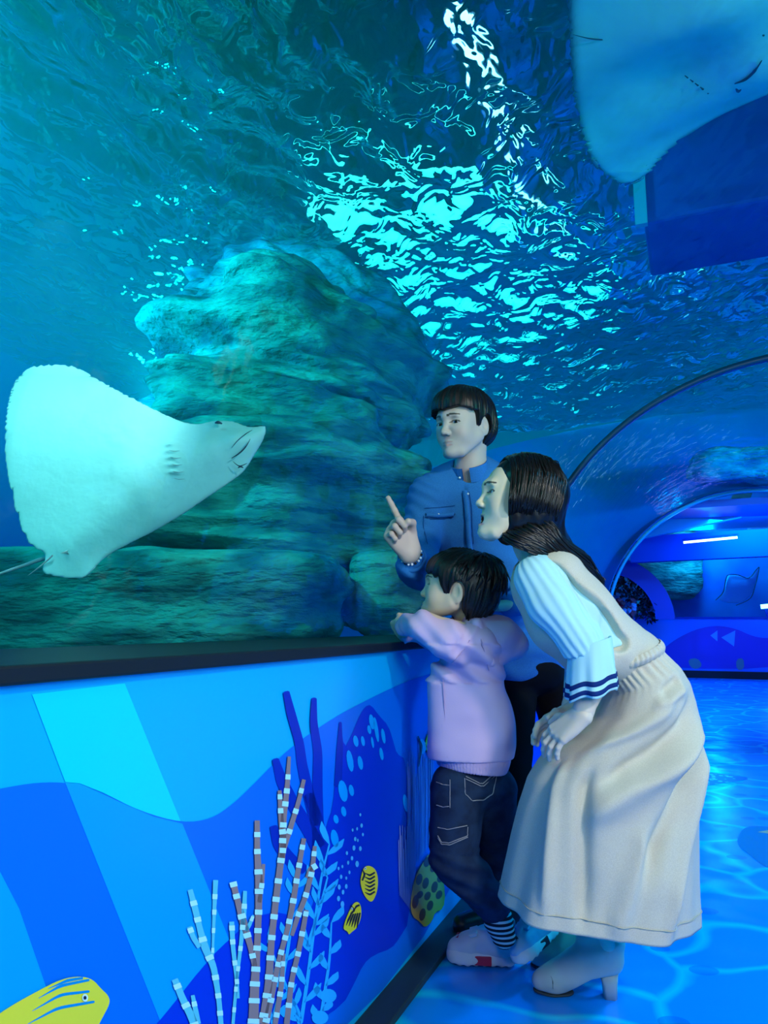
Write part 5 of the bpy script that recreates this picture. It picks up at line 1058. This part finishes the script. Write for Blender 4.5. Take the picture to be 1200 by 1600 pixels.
# ------------------------------------------------------------------ prints on the walkway floor
def FP(px, py, lay): return WZ(px, py, .0006 + .0005 * lay)
SPK = mat('print_speckle', (.005, .08, .28), .3, .4); nt = SPK.node_tree; vo = nt.nodes.new('ShaderNodeTexVoronoi'); vo.inputs['Scale'].default_value = 26; tc = nt.nodes.new('ShaderNodeTexCoord'); nt.links.new(tc.outputs['Object'], vo.inputs['Vector'])
cr = nt.nodes.new('ShaderNodeValToRGB'); cr.color_ramp.elements[0].position = .30; cr.color_ramp.elements[0].color = (.25, .75, .85, 1); cr.color_ramp.elements[1].position = .38; cr.color_ramp.elements[1].color = (.005, .08, .28, 1); nt.links.new(vo.outputs[0], cr.inputs[0]); nt.links.new(cr.outputs[0], nt.nodes['Principled BSDF'].inputs['Base Color'])
flat('printed_whale_shark', SPK, [(960, 1196), (1040, 1200), (1082, 1204), (1130, 1209), (1178, 1216), (1140, 1222), (1085, 1230), (1040, 1235), (960, 1240)], 1, FLO, 1, FP)
flat('printed_ray', pm('floor_ray', (.01, .16, .36)), [(1150, 1320), (1157, 1296), (1175, 1290), (1200, 1292), (1260, 1285), (1290, 1310), (1270, 1345), (1215, 1360), (1190, 1352), (1175, 1338)], 1, FLO, 2, FP)
flat('printed_starfish', pm('floor_orange', (.75, .35, .18)), [(1184, 1300), (1200, 1297), (1225, 1300), (1204, 1303)], 2, FLO, 0, FP)

# ------------------------------------------------------------------ the hall beyond the tunnel
HB = mat('hall_blue', (.0, .16, .75), .45, .4); HD = mat('hall_dark', (.0, .04, .35), .6, .2)
UF = 14.0
FW = box_tuv('wall_back', UF, UF + .1, -3.5, 5, 0, 1.0, HB); FW['kind'] = 'structure'
box_tuv('trim_3', UF - .03, UF + .12, -3.5, 5, 1.0, 1.03, HD)['kind'] = 'structure'; box_tuv('baseboard_back', UF - .04, UF, -3.5, 5, 0, .12, BLK)['kind'] = 'structure'
box_tuv('wall_far', UF + 1.6, UF + 1.7, -4, 7, 0, 4.5, mat('far_tank', (.0, .30, .85), .7, noise=(.8, (.0, .14, .6), 3, (1, 1, 1))))['kind'] = 'structure'
box_tuv('ceiling_hall', U2 + .1, UF + .1, -4, 7, 2.55, 2.65, mat('hall_ceiling', (.0, .10, .42), .35, .5))['kind'] = 'structure'
def FWp(px, py, lay): return WU(px, py, UF - .001 - .002 * lay)
flat('painted_wave', pm('far_navy', (.0, .03, .5)), [(1005, 1045), (1040, 1010), (1062, 995), (1090, 982), (1120, 977), (1150, 982), (1175, 994), (1200, 998), (1260, 990), (1260, 1045)], 1, FW, 2, FWp)
for p in ([(1110, 993), (1121, 985), (1121, 1002)], [(1127, 996), (1149, 985), (1147, 1010)]): flat('painted_fin', pm('far_pale', (.05, .35, .9)), p, 2, FW, 0, FWp)
flat('painted_coral', pm('far_green', (.08, .22, .25)), [(1075, 1030), (1090, 1028), (1098, 1040), (1088, 1046), (1078, 1042)], 2, FW, 1, FWp); flat('painted_coral', pm('far_green', (.08, .22, .25)), [(1150, 1030), (1162, 1028), (1163, 1046), (1151, 1047)], 2, FW, 1, FWp)
# header beam and raking post of the next tunnel opening
fr = empty('portal_frame', T(12.6, 1, 2.2)); tag(fr, 'pale blue header beam with a raking post beyond the tunnel end', 'beam')
FM = mat('portal_pale', (.05, .38, .62), .5, .3)
def bar(name, a, b, w_, m, par, dp=.12):
    a, b = np.array(a), np.array(b); d = nrm(b - a); s_ = nrm(np.cross(d, AX)); P = [p + s_ * i * w_ / 2 + AX * j * dp for p in (a, b) for i in (-1, 1) for j in (-1, 1)]
    return mesh_obj(name, P, [(0, 1, 3, 2), (4, 6, 7, 5), (0, 4, 5, 1), (2, 3, 7, 6), (0, 2, 6, 4), (1, 5, 7, 3)], m, par, smooth=False)
bar('header', WU(985, 832, 12.6), WU(1160, 792, 12.6), .30, FM, fr); bar('post', WU(1146, 800, 12.6), WU(1235, 630, 12.6), .24, FM, fr)
bar('soffit', WU(985, 860, 12.75), WU(1260, 845, 12.75), .42, HD, fr)
tl = empty('streak_bar', WU(1110, 845, 12.7)); tag(tl, 'glowing bar standing in for a white reflection under the far header beam', 'lamp'); bar('tube', WU(1068, 848, 12.66), WU(1152, 840, 12.66), .035, mat('streak_white', (1, 1, 1), emit=(.6, .7, 1), es=3.), tl, .04); bar('streak_back', WU(1066, 844, 12.68), WU(1154, 836, 12.68), .04, HD, tl, .05)  # glowing bar added in place of a white reflection streak
sp_ = empty('spot_lamp', WU(1196, 947, 13.9)); tag(sp_, 'small bright cyan lamp on the far wall top', 'lamp'); bar('lens', WU(1189, 948, 13.8), WU(1212, 946, 13.8), .07, mat('lamp_cyan', (1, 1, 1), emit=(.2, .9, 1), es=4.), sp_, .05); bar('bracket', WU(1196, 952, 13.82), WU(1200, 965, 13.82), .03, HD, sp_, .04)
# rays behind the far window, with dark wing edges
for pts, lab in (([(1118, 938), (1130, 925), (1134, 905), (1138, 898), (1152, 898), (1170, 903), (1182, 890), (1186, 888), (1180, 915), (1172, 935), (1150, 946)], 'distant blue ray with dark edged wings behind the far window'), ([(1163, 822), (1190, 815), (1230, 818), (1222, 850), (1200, 863), (1188, 864), (1172, 852), (1171, 835)], 'distant blue ray at the right edge above the far window')):
    o = WU(np.mean([p[0] for p in pts]), np.mean([p[1] for p in pts]), 15.0); root = empty('distant_ray', o); tag(root, lab, 'ray', 'rays behind the far window')
    b = ray_body('body', o, [AR, (0, 0, 1), -AX], [WU(*p, 15.0) for p in pts], [(*(o + AR * .1), .05, .15), (*(o - AR * .1), .04, .15)], .02, root, colfn=lambda V, *a: np.tile((.08, .42, .85), (len(V), 1)))
    e = [WU(*p, 14.96) for p in pts + pts[:1]]; V, Fc, _ = lock(e[:len(pts)], [.014] * len(pts), n=60, seg=5); mesh_obj('wing_edge', V, Fc, DARKL, root)
rock(1040, 870, 15.4, 90, 100, .2, 'pale green rock behind the far window', 12, amp=.1, name='far_rock', n=(60, 40)).location = WU(1048, 880, 15.2)
# flower arch against the far wall
fa = empty('flower_arch', WU(948, 965, 13.8)); tag(fa, 'round blue arch hung with dark foliage and red flowers at the tunnel end', 'arch')
cA = WU(948, 968, 13.45); ring = []
for k in range(41):
    a = math.pi * k / 40; e = AR * math.cos(a) + np.array([0, 0, math.sin(a)]); ring.append(np.array([cA + e * 1.10, cA + e * 1.10 + AX * .25, cA + e * .80 + AX * .25, cA + e * .80]))
V, Fc = strip(ring, caps=True); mesh_obj('arch_band', V, Fc, mat('arch_blue', (.0, .05, .45), .4), fa, smooth=False)
ring = [np.array([cA + AX * .28 + (AR * math.cos(a) + np.array([0, 0, math.sin(a)])) * r for r in (.0, .45)]) for a in np.linspace(0, math.pi, 31)]
V, Fc = strip(ring, closed=False); mesh_obj('backing', V, Fc, mat('arch_backing', (.03, .25, .9), .5), fa, smooth=False)
rs = np.random.RandomState(9); ps = []
for k in range(1500):
    a = rs.uniform(0, math.pi); r = rs.uniform(.48, .84); c = cA + (AR * math.cos(a) + np.array([0, 0, math.sin(a)])) * r + AX * rs.uniform(.0, .26); d = nrm(rs.normal(0, 1, 3)); e = nrm(np.cross(d, rs.normal(0, 1, 3))); s_ = rs.uniform(.03, .06)
    ps.append((np.array([c, c + d * s_ + e * s_ * .4, c + d * s_ * 2, c + d * s_ - e * s_ * .4]), np.array([[0, 1, 2, 3]]), np.zeros((4, 3))))
V, Fc, _ = join_vf(ps); g_ = mesh_obj('foliage', V, Fc, mat('dark_leaf', (.005, .01, .02), .35), fa, smooth=False); g_['kind'] = 'stuff'
for k in range(24):
    c = cA + AR * rs.uniform(.1, .48) + np.array([0, 0, rs.uniform(.02, .35)]) - AX * rs.uniform(0, .1); bm = bmesh.new(); bmesh.ops.create_icosphere(bm, subdivisions=1, radius=.045); V = np.array([v.co for v in bm.verts]); V *= 1 + .35 * rs.rand(len(V), 1); Fc = [[v.index for v in f.verts] for f in bm.faces]; bm.free(); mesh_obj('flower', V + c, Fc, mat('flower_red' if k % 3 else 'flower_pink', (.5, .02, .06) if k % 3 else (.5, .2, .5), .6), fa, smooth=False)
